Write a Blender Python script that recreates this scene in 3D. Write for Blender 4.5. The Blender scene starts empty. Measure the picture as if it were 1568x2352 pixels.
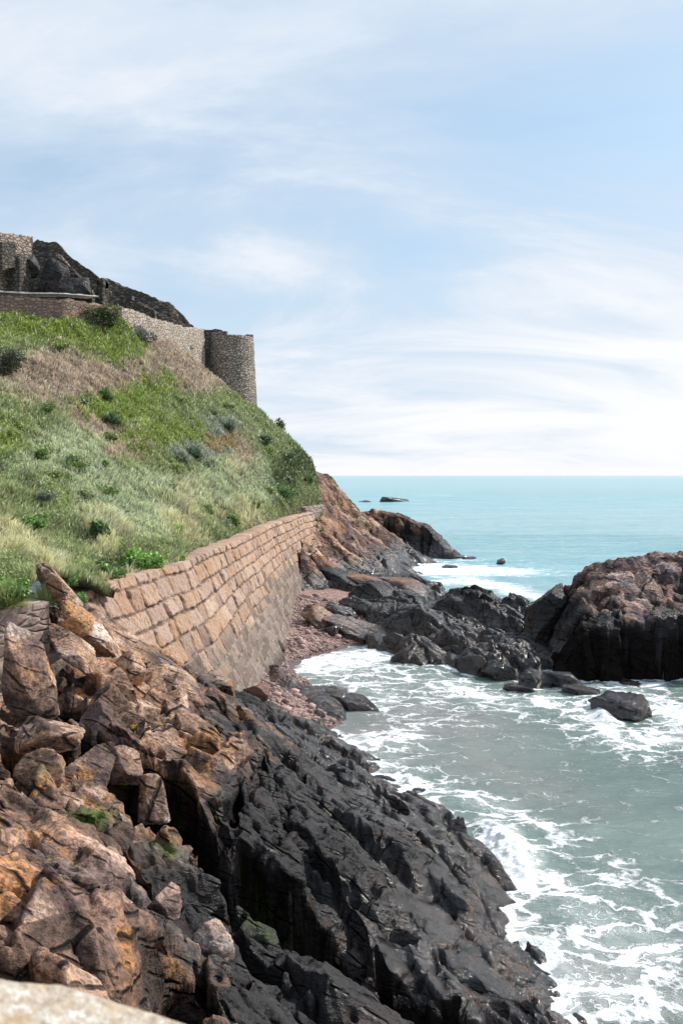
import bpy, math, random
import numpy as np
from mathutils import Vector
R = math.radians
RS = np.random.RandomState(7)
SC = bpy.context.scene
COL = SC.collection
# ------------------------------------------------------------------ camera model
F = 2037.0; CX = 784.0; CY = 1176.0; H = 10.0
PIT = math.atan(84/F)
sp, cp = math.sin(PIT), math.cos(PIT)
def ray(px, py):
    u = (px-CX)/F; v = (CY-py)/F
    return np.array([u, cp+v*sp, -sp+v*cp])
def PY(px, py, Y):
    r = ray(px, py); t = Y/r[1]; return np.array([r[0]*t, Y, H+r[2]*t])
def PZ(px, py, z):
    r = ray(px, py); t = (z-H)/r[2]; return np.array([r[0]*t, r[1]*t, z])
def proj(X, Y, Z):
    dz = Z-H
    d = Y*cp-dz*sp; up = Y*sp+dz*cp
    d = np.maximum(d, .1)
    return CX+F*X/d, CY-F*up/d
# ------------------------------------------------------------------ noise
_rp = np.random.RandomState(11)
PERM = _rp.permutation(4096); PERM = np.concatenate([PERM, PERM, PERM])
GA = _rp.rand(4096)*2*np.pi; GX = np.cos(GA); GY = np.sin(GA); RV = _rp.rand(4096)
def hsh(i, j, s=0):
    return PERM[(PERM[(i+s*131) & 4095] + j) & 4095]
def pn(x, y, s=0):
    xi = np.floor(x).astype(np.int64); yi = np.floor(y).astype(np.int64)
    xf = x-xi; yf = y-yi
    u = xf*xf*xf*(xf*(xf*6-15)+10); v = yf*yf*yf*(yf*(yf*6-15)+10)
    def g(i, j, a, b):
        h = hsh(i, j, s); return GX[h]*a+GY[h]*b
    a = g(xi, yi, xf, yf); b = g(xi+1, yi, xf-1, yf)
    c = g(xi, yi+1, xf, yf-1); d = g(xi+1, yi+1, xf-1, yf-1)
    return (a+(b-a)*u+(c-a)*v+(a-b-c+d)*u*v)*1.5
def fbm(x, y, s=0, o=4, g=.5):
    r = 0; a = 1
    for k in range(o):
        r = r+a*pn(x*2**k, y*2**k, s+k*3); a *= g
    return r
def voro(x, y, s=0):
    """F1, F2-F1, cell random"""
    xi = np.floor(x).astype(np.int64); yi = np.floor(y).astype(np.int64)
    f1 = np.full(x.shape, 9.); f2 = np.full(x.shape, 9.); idr = np.zeros(x.shape)
    for i in (-1, 0, 1):
        for j in (-1, 0, 1):
            h = hsh(xi+i, yi+j, s); h2 = hsh(xi+i, yi+j, s+5)
            d = np.hypot(xi+i+RV[h]-x, yi+j+RV[h2]-y)
            m = d < f1
            f2 = np.where(m, f1, np.minimum(f2, d)); f1 = np.where(m, d, f1); idr = np.where(m, RV[(h+h2) & 4095], idr)
    return f1, f2-f1, idr
def sstep(a, b, x):
    t = np.clip((x-a)/(b-a), 0, 1); return t*t*(3-2*t)
# ------------------------------------------------------------------ RBF height functions
class Rbf:
    def __init__(s, pts, lam=.02):
        P = np.array(pts, float); s.P = P[:, :2]; n = len(P)
        K = s.k(s.P, s.P)+np.eye(n)*lam
        A = np.zeros((n+3, n+3)); A[:n, :n] = K; A[:n, n] = 1; A[:n, n+1:] = s.P; A[n, :n] = 1; A[n+1:, :n] = s.P.T
        s.w = np.linalg.solve(A, np.concatenate([P[:, 2], [0, 0, 0]]))
    def k(s, a, b):
        d = np.hypot(a[:, None, 0]-b[None, :, 0], a[:, None, 1]-b[None, :, 1]); return d     # linear kernel: robust
    def __call__(s, X, Y):
        sh = np.shape(X); q = np.stack([np.ravel(X), np.ravel(Y)], 1); out = np.empty(len(q))
        for i in range(0, len(q), 40000):
            b = q[i:i+40000]; out[i:i+40000] = s.k(b, s.P)@s.w[:-3]+s.w[-3]+b@s.w[-2:]
        return out.reshape(sh)
def blur(Z, n=1):
    for _ in range(n):
        P = np.pad(Z, 1, mode='edge')
        Z = (P[:-2, 1:-1]+P[2:, 1:-1]+P[1:-1, :-2]+P[1:-1, 2:]+2*P[1:-1, 1:-1])/6
    return Z
# ------------------------------------------------------------------ mesh helpers
def mesh_np(name, V, Fq, mat, parent=None, attrs=None, smooth=True, kind=None):
    me = bpy.data.meshes.new(name)
    V = np.ascontiguousarray(V, np.float32); Fq = np.ascontiguousarray(Fq, np.int32)
    nf, k = Fq.shape
    me.vertices.add(len(V)); me.vertices.foreach_set('co', V.ravel())
    me.loops.add(nf*k); me.loops.foreach_set('vertex_index', Fq.ravel())
    me.polygons.add(nf); me.polygons.foreach_set('loop_start', np.arange(nf, dtype=np.int32)*k)
    me.polygons.foreach_set('loop_total', np.full(nf, k, np.int32))
    if smooth: me.polygons.foreach_set('use_smooth', np.ones(nf, bool))
    me.update(calc_edges=True)
    for an, av in (attrs or {}).items():
        av = np.asarray(av, np.float32)
        if av.ndim == 1:
            a = me.attributes.new(an, 'FLOAT', 'POINT'); a.data.foreach_set('value', av)
        else:
            if av.shape[1] == 3: av = np.concatenate([av, np.ones((len(av), 1), np.float32)], 1)
            a = me.attributes.new(an, 'FLOAT_COLOR', 'POINT'); a.data.foreach_set('color', np.ascontiguousarray(av).ravel())
    if mat: me.materials.append(mat)
    o = bpy.data.objects.new(name, me); COL.objects.link(o)
    if parent: o.parent = parent
    if kind: o['kind'] = kind
    return o
def grid_faces(ny, nx, keep=None):
    i = np.arange(ny*nx).reshape(ny, nx)
    f = np.stack([i[:-1, :-1], i[:-1, 1:], i[1:, 1:], i[1:, :-1]], -1).reshape(-1, 4)
    if keep is not None:
        k = keep.ravel(); f = f[k[f].all(1)]
    return f
def compact(V, Fq, attrs):
    used = np.zeros(len(V), bool); used[Fq.ravel()] = True
    mp = np.cumsum(used)-1
    return V[used], mp[Fq], {k: np.asarray(a)[used] for k, a in attrs.items()}
def tag(o, label=None, cat=None, group=None, kind=None):
    if label: o['label'] = label
    if cat: o['category'] = cat
    if group: o['group'] = group
    if kind: o['kind'] = kind
    return o
def empty(name, loc, label, cat, group=None):
    o = bpy.data.objects.new(name, None); COL.objects.link(o); o.location = loc
    return tag(o, label, cat, group)
def rel(o, root):      # world-coordinate mesh under a root empty that sits elsewhere (no rotation)
    o.parent = root; o.location = -Vector(root.location); return o
# ------------------------------------------------------------------ node helper
class NT:
    def __init__(s, name):
        s.m = bpy.data.materials.new(name); s.m.use_nodes = True; s.t = s.m.node_tree; s.t.nodes.clear()
        s.out = s.t.nodes.new('ShaderNodeOutputMaterial')
    def n(s, typ, ins=None, **props):
        nd = s.t.nodes.new('ShaderNode'+typ)
        for k, v in props.items(): setattr(nd, k, v)
        for k, v in (ins or {}).items(): s.set(nd.inputs[k], v)
        return nd
    def set(s, sock, v):
        if isinstance(v, bpy.types.NodeSocket): s.t.links.new(v, sock)
        elif isinstance(v, bpy.types.Node): s.t.links.new(v.outputs[0], sock)
        else:
            if isinstance(v, (tuple, list)) and len(v) == 3 and sock.type == 'RGBA': v = (*v, 1)
            sock.default_value = v
    def math(s, op, a, b=0., c=0., clamp=False):
        nd = s.n('Math', {0: a, 1: b, 2: c}, operation=op, use_clamp=clamp); return nd.outputs[0]
    def vmath(s, op, a, b=(0, 0, 0)):
        nd = s.t.nodes.new('ShaderNodeVectorMath'); nd.operation = op; s.set(nd.inputs[0], a)
        if op == 'SCALE': s.set(nd.inputs['Scale'], b)
        else: s.set(nd.inputs[1], b)
        return nd.outputs[0]
    def ss(s, x, a, b, lo=0., hi=1.):
        nd = s.n('MapRange', {'Value': x, 'From Min': a, 'From Max': b, 'To Min': lo, 'To Max': hi}, interpolation_type='SMOOTHSTEP'); return nd.outputs[0]
    def mix(s, f, a, b, mode='MIX'):
        nd = s.t.nodes.new('ShaderNodeMix'); nd.data_type = 'RGBA'; nd.blend_type = mode
        s.set(nd.inputs[0], f); s.set(nd.inputs[6], a); s.set(nd.inputs[7], b); return nd.outputs[2]
    def noise(s, vec, scale, detail=4., rough=.55, dist=0., col=False):
        nd = s.n('TexNoise', {'Vector': vec, 'Scale': scale, 'Detail': detail, 'Roughness': rough, 'Distortion': dist}); return nd.outputs[1 if col else 0]
    def voro(s, vec, scale, feature='F1', rnd=1.):
        nd = s.n('TexVoronoi', {'Vector': vec, 'Scale': scale, 'Randomness': rnd}, feature=feature)
        return nd
    def ramp(s, f, stops):
        nd = s.n('ValToRGB', {0: f}); e = nd.color_ramp.elements
        while len(e) > 1: e.remove(e[-1])
        e[0].position = stops[0][0]; e[0].color = (*stops[0][1], 1)
        for p, c in stops[1:]:
            x = e.new(p); x.color = (*c, 1)
        return nd.outputs[0]
    def attr(s, name, vec=False):
        nd = s.n('Attribute', attribute_name=name); return nd.outputs['Color' if vec else 'Fac']
    def bump(s, h, dist, strength=1., nrm=None):
        ins = {'Height': h, 'Distance': dist, 'Strength': strength}
        if nrm is not None: ins['Normal'] = nrm
        return s.n('Bump', ins).outputs[0]
    def bsdf(s, **k):
        nd = s.n('BsdfPrincipled', {a.replace('_', ' '): v for a, v in k.items()}); s.t.links.new(nd.outputs[0], s.out.inputs[0]); return nd

def rock_mat(name, tide=(1.8, 3.4), bright=1., wetcol=1., has_blk=False, red=0., lichen=1., scale=1., glint=1., algae=False, orange=1.):
    m = NT(name)
    pos = m.n('NewGeometry').outputs['Position']; nrm = m.n('NewGeometry').outputs['Normal']
    sep = m.n('SeparateXYZ', {0: pos})
    w1 = m.noise(pos, .55*scale, 3, .5, col=True)
    wp = m.vmath('ADD', pos, m.vmath('SCALE', m.vmath('SUBTRACT', w1, (.5, .5, .5)), .55/scale))
    mp = m.n('Mapping', {'Vector': wp, 'Rotation': (R(18), R(38), R(35)), 'Scale': (.6, 1.0, 1.7)}).outputs[0]
    n1 = m.noise(pos, .33*scale, 4, .6); n2 = m.noise(mp, 1.3*scale, 6, .62); n3 = m.noise(pos, 13*scale, 5, .65)
    n4 = m.noise(mp, 5*scale, 5, .6)
    vc = m.voro(mp, 1.1*scale).outputs['Color']
    sc_ = m.n('SeparateColor', {0: vc}); cell = sc_.outputs[0]
    def joint(v, freq, w, off):
        d = m.t.nodes.new('ShaderNodeVectorMath'); d.operation = 'DOT_PRODUCT'; m.set(d.inputs[0], wp); d.inputs[1].default_value = v
        x = m.math('FRACT', m.math('ADD', m.math('MULTIPLY', d.outputs['Value'], freq*scale), off)); return m.ss(m.math('ABSOLUTE', m.math('SUBTRACT', x, .5)), 0, w)
    j1 = joint((.55, .25, .8), .9, .035, m.math('MULTIPLY', cell, .8)); j2 = joint((.8, -.5, -.25), .75, .03, sc_.outputs[1]); j3 = joint((.3, .5, .8), 2.6, .07, sc_.outputs[2])
    mk = m.noise(pos, .9*scale, 3); k1 = m.ss(mk, .42, .55); k2 = m.ss(mk, .58, .45)
    cr = m.math('MULTIPLY', m.math('MULTIPLY', m.math('SUBTRACT', 1., j1), k1), 1.); cr = m.math('MAXIMUM', cr, m.math('MULTIPLY', m.math('SUBTRACT', 1., j2), k2)); cr = m.math('MAXIMUM', cr, m.math('MULTIPLY', m.math('MULTIPLY', m.math('SUBTRACT', 1., j3), m.ss(n4, .45, .6)), .6))
    crack = m.math('SUBTRACT', 1., cr)
    o = orange
    f = m.math('ADD', m.math('MULTIPLY', n2, .75), m.math('MULTIPLY', m.math('SUBTRACT', cell, .5), .28))
    dry = m.ramp(f, [(.14, (.045, .03, .025)), (.28, (.15, .095, .07)), (.37, (.27, .165, .115)), (.45, (.40, .25, .17)), (.53, (.48, .34, .26)), (.6, (.56, .45, .37))])
    purp = m.ramp(f, [(.15, (.04, .027, .027)), (.4, (.14, .10, .10)), (.6, (.27, .21, .20))])
    dry = m.mix(m.ss(n1, .48, .6, 0, .8), dry, purp)
    org = m.mix(m.ss(m.noise(pos, .9*scale, 5, .6), .52, .63, 0, .75*o), dry, (.42, .205, .08)) if o > 0 else dry
    if red: org = m.mix(red, org, (.27, .12, .095))
    dark = m.ramp(f, [(.2, (.006*wetcol, .0055*wetcol, .006*wetcol)), (.42, (.026*wetcol, .025*wetcol, .026*wetcol)), (.58, (.075*wetcol, .072*wetcol, .073*wetcol))])
    dark = m.mix(m.ss(m.noise(pos, .8*scale, 4, .6), .5, .66, 0, .6), dark, (.085*wetcol, .045*wetcol, .043*wetcol))
    zz = m.math('ADD', sep.outputs[2], m.math('MULTIPLY', m.math('SUBTRACT', m.noise(pos, .45, 5, .6), .5), 3.4))
    if has_blk: zz = m.math('ADD', zz, m.math('MULTIPLY', m.math('SUBTRACT', m.attr('blk'), .5), 1.9))
    wet = m.ss(zz, tide[0], tide[1], 1., 0.)
    colr = m.mix(wet, org, dark)
    shore = m.math('MULTIPLY', m.ss(zz, 1.9, .4), m.ss(m.noise(pos, 1.7*scale, 5, .65), .47, .6, 0, .8)); colr = m.mix(shore, colr, m.mix(n2, (.02, .011, .008), (.14, .075, .04)))
    if isinstance(bright, tuple): colr = m.mix(1., colr, bright, 'MULTIPLY')
    elif bright != 1: colr = m.mix(1., colr, (bright, bright, bright), 'MULTIPLY')
    if has_blk:
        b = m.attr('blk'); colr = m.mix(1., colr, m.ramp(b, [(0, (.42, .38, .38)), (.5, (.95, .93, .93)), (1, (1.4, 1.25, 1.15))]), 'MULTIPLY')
        colr = m.mix(m.attr('crev'), colr, (.008, .006, .006))  # shade painted near-black in creases, gully, pits and the outcrop's front
    colr = m.mix(m.math('MULTIPLY', cr, .85), colr, (.014, .011, .01))
    colr = m.mix(m.ss(n3, .38, .6, .6, 0), colr, (.02, .015, .013), 'MIX')
    if lichen:
        l = m.math('MULTIPLY', m.ss(m.noise(pos, 1.6, 6, .7), .60-.0, .66), m.ss(sep.outputs[2], 3.6, 5.0, 0, lichen))
        l = m.math('MULTIPLY', l, m.ss(m.n('SeparateXYZ', {0: nrm}).outputs[2], .3, .7))
        colr = m.mix(l, colr, (.45, .26, .035))
    if algae:
        ag = m.math('MULTIPLY', m.attr('algae'), m.ss(m.noise(pos, 5, 5, .7), .3, .5)); colr = m.mix(ag, colr, m.mix(m.noise(pos, 9), (.03, .055, .01), (.15, .21, .03)))
    h = m.math('ADD', m.math('MULTIPLY', n4, .7), m.math('MULTIPLY', n3, .34))
    h = m.math('ADD', h, m.math('MULTIPLY', crack, 1.1)); h = m.math('ADD', h, m.math('MULTIPLY', n2, .8))
    bp = m.bump(h, .15/scale, 1.)
    vw = m.ss(m.math('ADD', sep.outputs[2], m.math('MULTIPLY', m.math('SUBTRACT', m.noise(pos, .7, 3), .5), 1.8)), .7, 2.5, 1, 0)
    bp2 = m.bump(m.noise(pos, 15*scale, 4, .65), .055/scale, m.math('ADD', m.math('MULTIPLY', vw, .6), .2), bp)
    rough = m.math('SUBTRACT', m.math('SUBTRACT', .85, m.math('MULTIPLY', wet, .42)), m.math('MULTIPLY', vw, .33*glint), clamp=True)
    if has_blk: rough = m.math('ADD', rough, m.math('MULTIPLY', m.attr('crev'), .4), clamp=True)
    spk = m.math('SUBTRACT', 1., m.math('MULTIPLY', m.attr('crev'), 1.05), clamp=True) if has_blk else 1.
    m.bsdf(Base_Color=colr, Roughness=rough, Normal=bp2, Specular_IOR_Level=m.math('MULTIPLY', spk, m.math('ADD', m.math('ADD', .2, m.math('MULTIPLY', wet, .12)), m.math('MULTIPLY', vw, .75*glint))))
    return m.m

def stone_mat(name, cols, scale=(2.6, 2.6, 3.6), mortar=(.5, .45, .4), mw=.06, bumpd=.08, stain=None, varn=.35):
    m = NT(name)
    pos = m.n('NewGeometry').outputs['Position']
    w = m.vmath('SCALE', m.vmath('SUBTRACT', m.noise(pos, 1.2, 3, col=True), (.5, .5, .5)), .35)
    mp = m.n('Mapping', {'Vector': m.vmath('ADD', pos, w), 'Scale': scale}).outputs[0]
    ve = m.voro(mp, 1, 'DISTANCE_TO_EDGE').outputs['Distance']; vc = m.voro(mp, 1).outputs['Color']
    s = m.n('SeparateColor', {0: vc})
    f = m.math('ADD', m.math('MULTIPLY', s.outputs[0], .7), m.math('MULTIPLY', m.noise(pos, 1.5, 5, .65), .3))
    n = len(cols); c = m.ramp(f, [(i/(n-1), cols[i]) for i in range(n)])
    c = m.mix(m.ss(ve, mw*.4, mw, 1, 0), c, mortar)
    big = m.noise(pos, .25, 5, .65)
    c = m.mix(m.ss(big, .42, .62, 0, varn), c, stain or (.12, .10, .085))
    c = m.mix(m.ss(m.noise(pos, 9, 5, .7), .4, .65, .35, 0), c, (.05, .045, .04))
    h = m.math('ADD', m.ss(ve, 0, .16), m.math('MULTIPLY', m.noise(pos, 8, 4, .6), .5))
    h = m.math('ADD', h, m.math('MULTIPLY', s.outputs[1], .6))
    m.bsdf(Base_Color=c, Roughness=.9, Normal=m.bump(h, bumpd, .9), Specular_IOR_Level=.2)
    return m.m

# ------------------------------------------------------------------ height fields with stamped, angular blocks
def box(Z, rx, ry):
    for ax, r in ((1, rx), (0, ry)):
        P = np.pad(Z, [(r+1, r) if a == ax else (0, 0) for a in (0, 1)], mode='edge'); C = np.cumsum(P, axis=ax)
        Z = (C[:, 2*r+1:]-C[:, :-2*r-1])/(2*r+1) if ax == 1 else (C[2*r+1:]-C[:-2*r-1])/(2*r+1)
    return Z
class Field:
    def settle(s, r, k=1.):
        rx = int(r/np.diff(s.xs).mean()); ry = int(r/np.diff(s.ys).mean()); s.Z = s.Z-k*box(box(s.Z-s.B, rx, ry), rx, ry)
    def __init__(s, xs, ys, base):
        s.xs = xs; s.ys = ys; s.X, s.Y = np.meshgrid(xs, ys)
        s.B = base(s.X, s.Y); s.Z = s.B.copy(); s.blk = np.full(s.Z.shape, .5)
    def stamp(s, n, size, asp=(1., 2.2), ang=0., angj=.4, lift=.3, steep=(1.2, 3.5), tilt=(0, 0), tj=.2, follow=.8, seed=1, region=None, zmin=-1.2, cap=.7):
        rs = np.random.RandomState(seed)
        gy = np.gradient(blur(s.Z, 6), s.ys, axis=0); gx = np.gradient(blur(s.Z, 6), s.xs, axis=1)
        Zs = s.Z.copy()
        for _ in range(n):
            cx = rs.uniform(s.xs[0], s.xs[-1]); cy = s.ys[0]+(s.ys[-1]-s.ys[0])*rs.rand()**1.15
            a = size[0]*(size[1]/size[0])**rs.rand(); b = a/rs.uniform(*asp)
            if region is not None and rs.rand() > region(cx, cy): continue
            i0 = np.searchsorted(s.xs, cx-a*1.6); i1 = np.searchsorted(s.xs, cx+a*1.6)
            j0 = np.searchsorted(s.ys, cy-a*1.6); j1 = np.searchsorted(s.ys, cy+a*1.6)
            ic = min(np.searchsorted(s.xs, cx), len(s.xs)-1); jc = min(np.searchsorted(s.ys, cy), len(s.ys)-1)
            if i1-i0 < 3 or j1-j0 < 3 or Zs[jc, ic] < zmin: continue
            th = ang+rs.randn()*angj; c_, s_ = math.cos(th), math.sin(th)
            dx = s.X[j0:j1, i0:i1]-cx; dy = s.Y[j0:j1, i0:i1]-cy
            u = (dx*c_+dy*s_)/a; v = (-dx*s_+dy*c_)/b
            g0 = np.clip(gx[jc, ic], -.8, .8)*follow+tilt[0]+rs.randn()*tj; g1 = np.clip(gy[jc, ic], -.8, .8)*follow+tilt[1]+rs.randn()*tj
            top = Zs[jc, ic]+lift*a*rs.uniform(.35, 1.)+g0*dx+g1*dy
            k = rs.randint(4, 7); st = rs.uniform(*steep)*b; h = np.zeros_like(u); a0 = rs.rand()*6.28
            for q in range(k):
                t = a0+q*6.283/k+rs.randn()*.25; h = np.minimum(h, st*(rs.uniform(.65, 1.)-u*math.cos(t)-v*math.sin(t)))
            h = np.minimum(top+h, s.B[j0:j1, i0:i1]+cap*a+.25); sl = s.Z[j0:j1, i0:i1]; m = h > sl
            sl[m] = h[m]; s.blk[j0:j1, i0:i1][m] = rs.rand()
    def crack(s, sc, ang, asp, depth, width, seed):
        c_, s_ = math.cos(ang), math.sin(ang)
        wx = s.X+fbm(s.X*.7, s.Y*.7, seed, 3)*.5; wy = s.Y+fbm(s.X*.7, s.Y*.7, seed+9, 3)*.5
        f1, e, r = voro((wx*c_+wy*s_)*sc/asp, (-wx*s_+wy*c_)*sc, seed)
        s.Z -= depth*(1-sstep(0, width, e))
        s.Z += (r-.5)*depth*.9
        s.blk = s.blk*.7+r*.3
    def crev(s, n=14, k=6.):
        return np.clip((blur(s.Z, n)-s.Z)*k-.12, 0, .85)  # occlusion-like darkening of hollows, mixed into the rock colour
    def height(s, X, Y, out=-2.):
        i = np.clip(np.searchsorted(s.xs, X), 0, len(s.xs)-1); j = np.clip(np.searchsorted(s.ys, Y), 0, len(s.ys)-1)
        ins = (X > s.xs[0]) & (X < s.xs[-1]) & (Y > s.ys[0]) & (Y < s.ys[-1])
        return np.where(ins, s.Z[j, i], out)
    def build(s, name, mat, keep, disp=.05, extra=None, kind='structure', seed=3, kk=6., cn=14, dsc=2.2, arc=.9, msc=1.):
        at = {'blk': s.blk, 'crev': s.crev(cn, kk)}; at.update(extra or {})
        at['crev'] = np.maximum(at['crev'], at.pop('painted_shade', 0))  # painted shade patches join the crease darkening
        X, Y, Z = s.X, s.Y, blur(s.Z, 1 if arc else 0); at['keep'] = keep.astype(float)
        if arc:
            for ax in (0, 1):       # vertices move towards steep steps so that scarps are finely meshed
                dL = np.hypot(np.diff(X if ax else Y, axis=ax), arc*np.diff(Z, axis=ax)); dL = np.minimum(dL, .5)
                L = np.insert(np.cumsum(dL, axis=ax), 0, 0, axis=ax); L = box(box(L, 2 if ax else 26, 26 if ax else 2), 2 if ax else 26, 26 if ax else 2)
                n = Z.shape[ax]; nn = int(n*1.35); q = {k: np.empty((nn, Z.shape[1]) if ax == 0 else (Z.shape[0], nn)) for k in ['X', 'Y', 'Z']+list(at)}
                src = dict(at, X=X, Y=Y, Z=Z)
                for i in range(Z.shape[1-ax]):
                    l = L[:, i] if ax == 0 else L[i]; u = np.linspace(l[0], l[-1], nn)
                    for k in q:
                        if ax == 0: q[k][:, i] = np.interp(u, l, src[k][:, i])
                        else: q[k][i] = np.interp(u, l, src[k][i])
                X, Y, Z = q.pop('X'), q.pop('Y'), q.pop('Z'); at = q
        d0 = np.stack([np.gradient(v, axis=0) for v in (X, Y, Z)], -1); d1 = np.stack([np.gradient(v, axis=1) for v in (X, Y, Z)], -1)
        nr = np.cross(d1, d0); nr /= np.linalg.norm(nr, axis=-1)[..., None]+1e-9; nr *= np.sign(nr[..., 2:]+1e-9)
        stp = sstep(.75, .35, nr[..., 2]) if False else 1-sstep(.3, .75, nr[..., 2]); stp = blur(stp, 2)
        tt = X*.8+Y*.35
        _, _, va = voro(tt*1.6/msc, Z*2.2/msc+X*.3, seed+1); pass
        pd = stp*((blur(va, 1)-.5)*.14+fbm(tt*1.6/msc, Z*1.6/msc, seed, 3)*.06)*msc+disp*fbm(X*dsc+Z, Y*dsc-Z*dsc, seed+4, 3)*.6
        X = X+nr[..., 0]*pd; Y = Y+nr[..., 1]*pd; Z = Z+nr[..., 2]*pd*.5
        keep = at.pop('keep') > .5
        V = np.stack([X, Y, Z], -1).reshape(-1, 3); at = {k: v.ravel() for k, v in at.items()}
        V, Fq, at = compact(V, grid_faces(*Z.shape, keep=keep), at)
        return mesh_np(name, V, Fq, mat, attrs=at, kind=kind)
def cpts(lst):
    out = []
    for c in lst:
        if c[0] == 'w': out.append(c[1:4])
        elif c[0] == 'y': out.append(tuple(PY(*c[1:4])))
        else: out.append(tuple(PZ(*c)))
    return out
# ------------------------------------------------------------------ 1. near shore
NEAR = cpts([
 (0,2352,5.6),(0,2000,5.3),(0,1750,5.3),(130,1820,4.9),(240,1890,4.5),(365,1975,3.9),(550,2105,3.0),(690,2205,2.25),(820,2305,1.5),(950,2352,1.0),
 (300,2352,4.6),(600,2352,3.3),(780,2352,2.3),(300,2100,4.6),(150,1950,4.95),(450,2180,3.8),(620,2230,3.0),(-200,2000,5.7),(-200,2352,6.2),
 (200,1730,4.9),(330,1740,4.6),(420,1800,4.0),(500,1950,3.1),(590,2005,2.75),(640,2050,2.5),(720,2110,2.0),(850,2190,1.4),(1000,2310,.7),
 (60,1560,5.9),(250,1530,5.6),(150,1620,5.5),(400,1650,4.6),(300,1640,5.0),(470,1590,4.0),(600,1672,2.0),(690,1718,1.4),(760,1748,.7),(560,1640,2.6),
 (560,1800,3.6),(460,1730,4.1),(640,1740,2.9),(700,1850,2.8),(850,1850,1.6),(800,2000,2.3),(900,2050,1.7),(1000,1960,1.1),(1050,2150,.65),(950,2170,1.1),
 (870,1810,.5),(960,1850,.5),(1050,1890,.3),(1100,1990,.2),(1130,2100,.2),(1190,2220,.15),(1300,2340,.1),(1130,2300,.45),(1090,2352,.5),
 (900,1780,-.6),(1100,1850,-.8),(1180,2000,-.9),(1230,2120,-.9),(1400,2300,-1.0),(830,1700,-.4),(1000,1700,-1.2),(1300,1900,-1.6),(1500,2200,-1.6),
 (640,1630,.2),(700,1620,-.1),(700,1660,.2),(610,1600,.4),(560,1570,1.0),(770,1680,-.2),(860,1650,-.5),(730,1580,-.2),(760,1500,-.15),(660,1480,.0),
 (200,1500,5.8),(110,1575,5.5),(0,1580,5.5),('w',-8,20,5.3),(300,1480,5.6),(400,1540,4.6),(-200,1560,5.5),('w',-9,26,6.2),('w',-8,30,5),('w',-6,33,2),('w',-12,20,5.3),('w',-14,12,6.5),
 ('w',5,8,-1.),('w',2.5,8,.3),('w',1,7,1.8),('w',-4,5,5.6),('w',-1,5,4),('w',6,26,-2),('w',3,36,-1.5)])
nearf = Rbf(NEAR, .01)
xs = np.arange(-10.5, 6.2, .03)
ys = [6.2]
while ys[-1] < 39: ys.append(ys[-1]+.0022*ys[-1]+.003)
ys = np.array(ys)
SH = Field(xs, ys, nearf)
st = R(-52)
SH.B = blur(SH.B, 10); SH.Z = SH.B.copy()
SH.stamp(90, (.9, 2.4), (1.2, 2.6), st, .45, .22, (1.5, 3.5), (.02, .05), .10, .85, 21)
SH.stamp(700, (.35, 1.0), (1., 2.4), st, .5, .36, (1.4, 4.5), (0, .05), .22, .8, 22, region=lambda x, y: 1. if (x < -2.2+.0*(y) or y > 27) else .35)
SH.stamp(3000, (.12, .45), (1., 2.6), st, .5, .30, (1.5, 4.), (0, 0), .28, .8, 23, region=lambda x, y: .95 if (x < -2.6 and y > 15.5) else .6)
for (px, py, z, a, sd) in [(560,1690,3.4,.9,1),(470,1700,4.2,.8,2),(350,1700,4.7,.8,3),(250,1760,4.6,.7,4)]: pass
SH.settle(1.1, .95)
SC_ = [PZ(*a) for a in [(40,1690,5.2),(200,1700,5.0),(330,1740,4.6),(420,1800,4.0),(500,1925,3.3),(590,2000,2.8),(640,2045,2.5),(720,2105,2.0),(850,2185,1.45),(1000,2310,.7)]]
sx_ = [p[0] for p in SC_]; sy_ = [p[1] for p in SC_]
jx = SH.X+fbm(SH.X*.9, SH.Y*.9, 37, 3)*.35
_, _, vr = voro(SH.X*1.5, SH.Y*1.1, 38)
ysc = np.interp(jx, sx_, sy_)+(vr-.5)*.5+fbm(SH.X*3, SH.Y*0, 39, 3)*.08
dpt = np.interp(SH.X, [-7, -5.6, -4.6, -3.4, -1.2, .3, 1.8, 2.6], [0, .8, 1.9, 2.4, 2.3, 1.8, 1.0, .2])
dd = ysc-SH.Y
gul = sstep(-.12, .05, dd)*(1-sstep(1.2, 1.9, dd))*sstep(0, 1., dpt); SH.Z -= dpt*sstep(0, .2, dd)*(1-sstep(.95, 1.95, dd)); painted_shade = gul*.9  # gully scarp also painted near-black to deepen its shade
painted_shade = np.maximum(painted_shade, .8*sstep(-.45, -.1, dd)*(1-sstep(0, .3, dd))*0)
def pit(cx, cy, rx, ry, dp, sd):
    q = np.hypot((SH.X-cx)/rx, (SH.Y-cy)/ry)+fbm(SH.X*1.3, SH.Y*1.3, sd, 2)*.2; k_ = 1-sstep(.7, 1.15, q); SH.Z[:] = SH.Z-dp*k_; painted_shade[:] = np.maximum(painted_shade, k_*.93)  # pit interiors get the same painted shade
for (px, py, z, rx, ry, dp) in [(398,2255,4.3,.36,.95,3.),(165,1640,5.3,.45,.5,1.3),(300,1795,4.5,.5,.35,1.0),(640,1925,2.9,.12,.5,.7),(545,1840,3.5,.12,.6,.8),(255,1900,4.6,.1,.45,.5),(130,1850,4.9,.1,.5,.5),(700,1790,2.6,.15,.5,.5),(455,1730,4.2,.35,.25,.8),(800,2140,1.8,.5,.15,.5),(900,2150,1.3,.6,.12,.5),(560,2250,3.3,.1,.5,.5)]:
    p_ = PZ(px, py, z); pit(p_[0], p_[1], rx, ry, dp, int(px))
SH.crack(.42, st, 2.4, .34, .045, 36); SH.crack(.8, st+.2, 2.0, .17, .06, 31); SH.crack(1.7, st+.5, 1.6, .07, .07, 33); SH.crack(3.6, st-.4, 1.5, .035, .09, 35)
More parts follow.
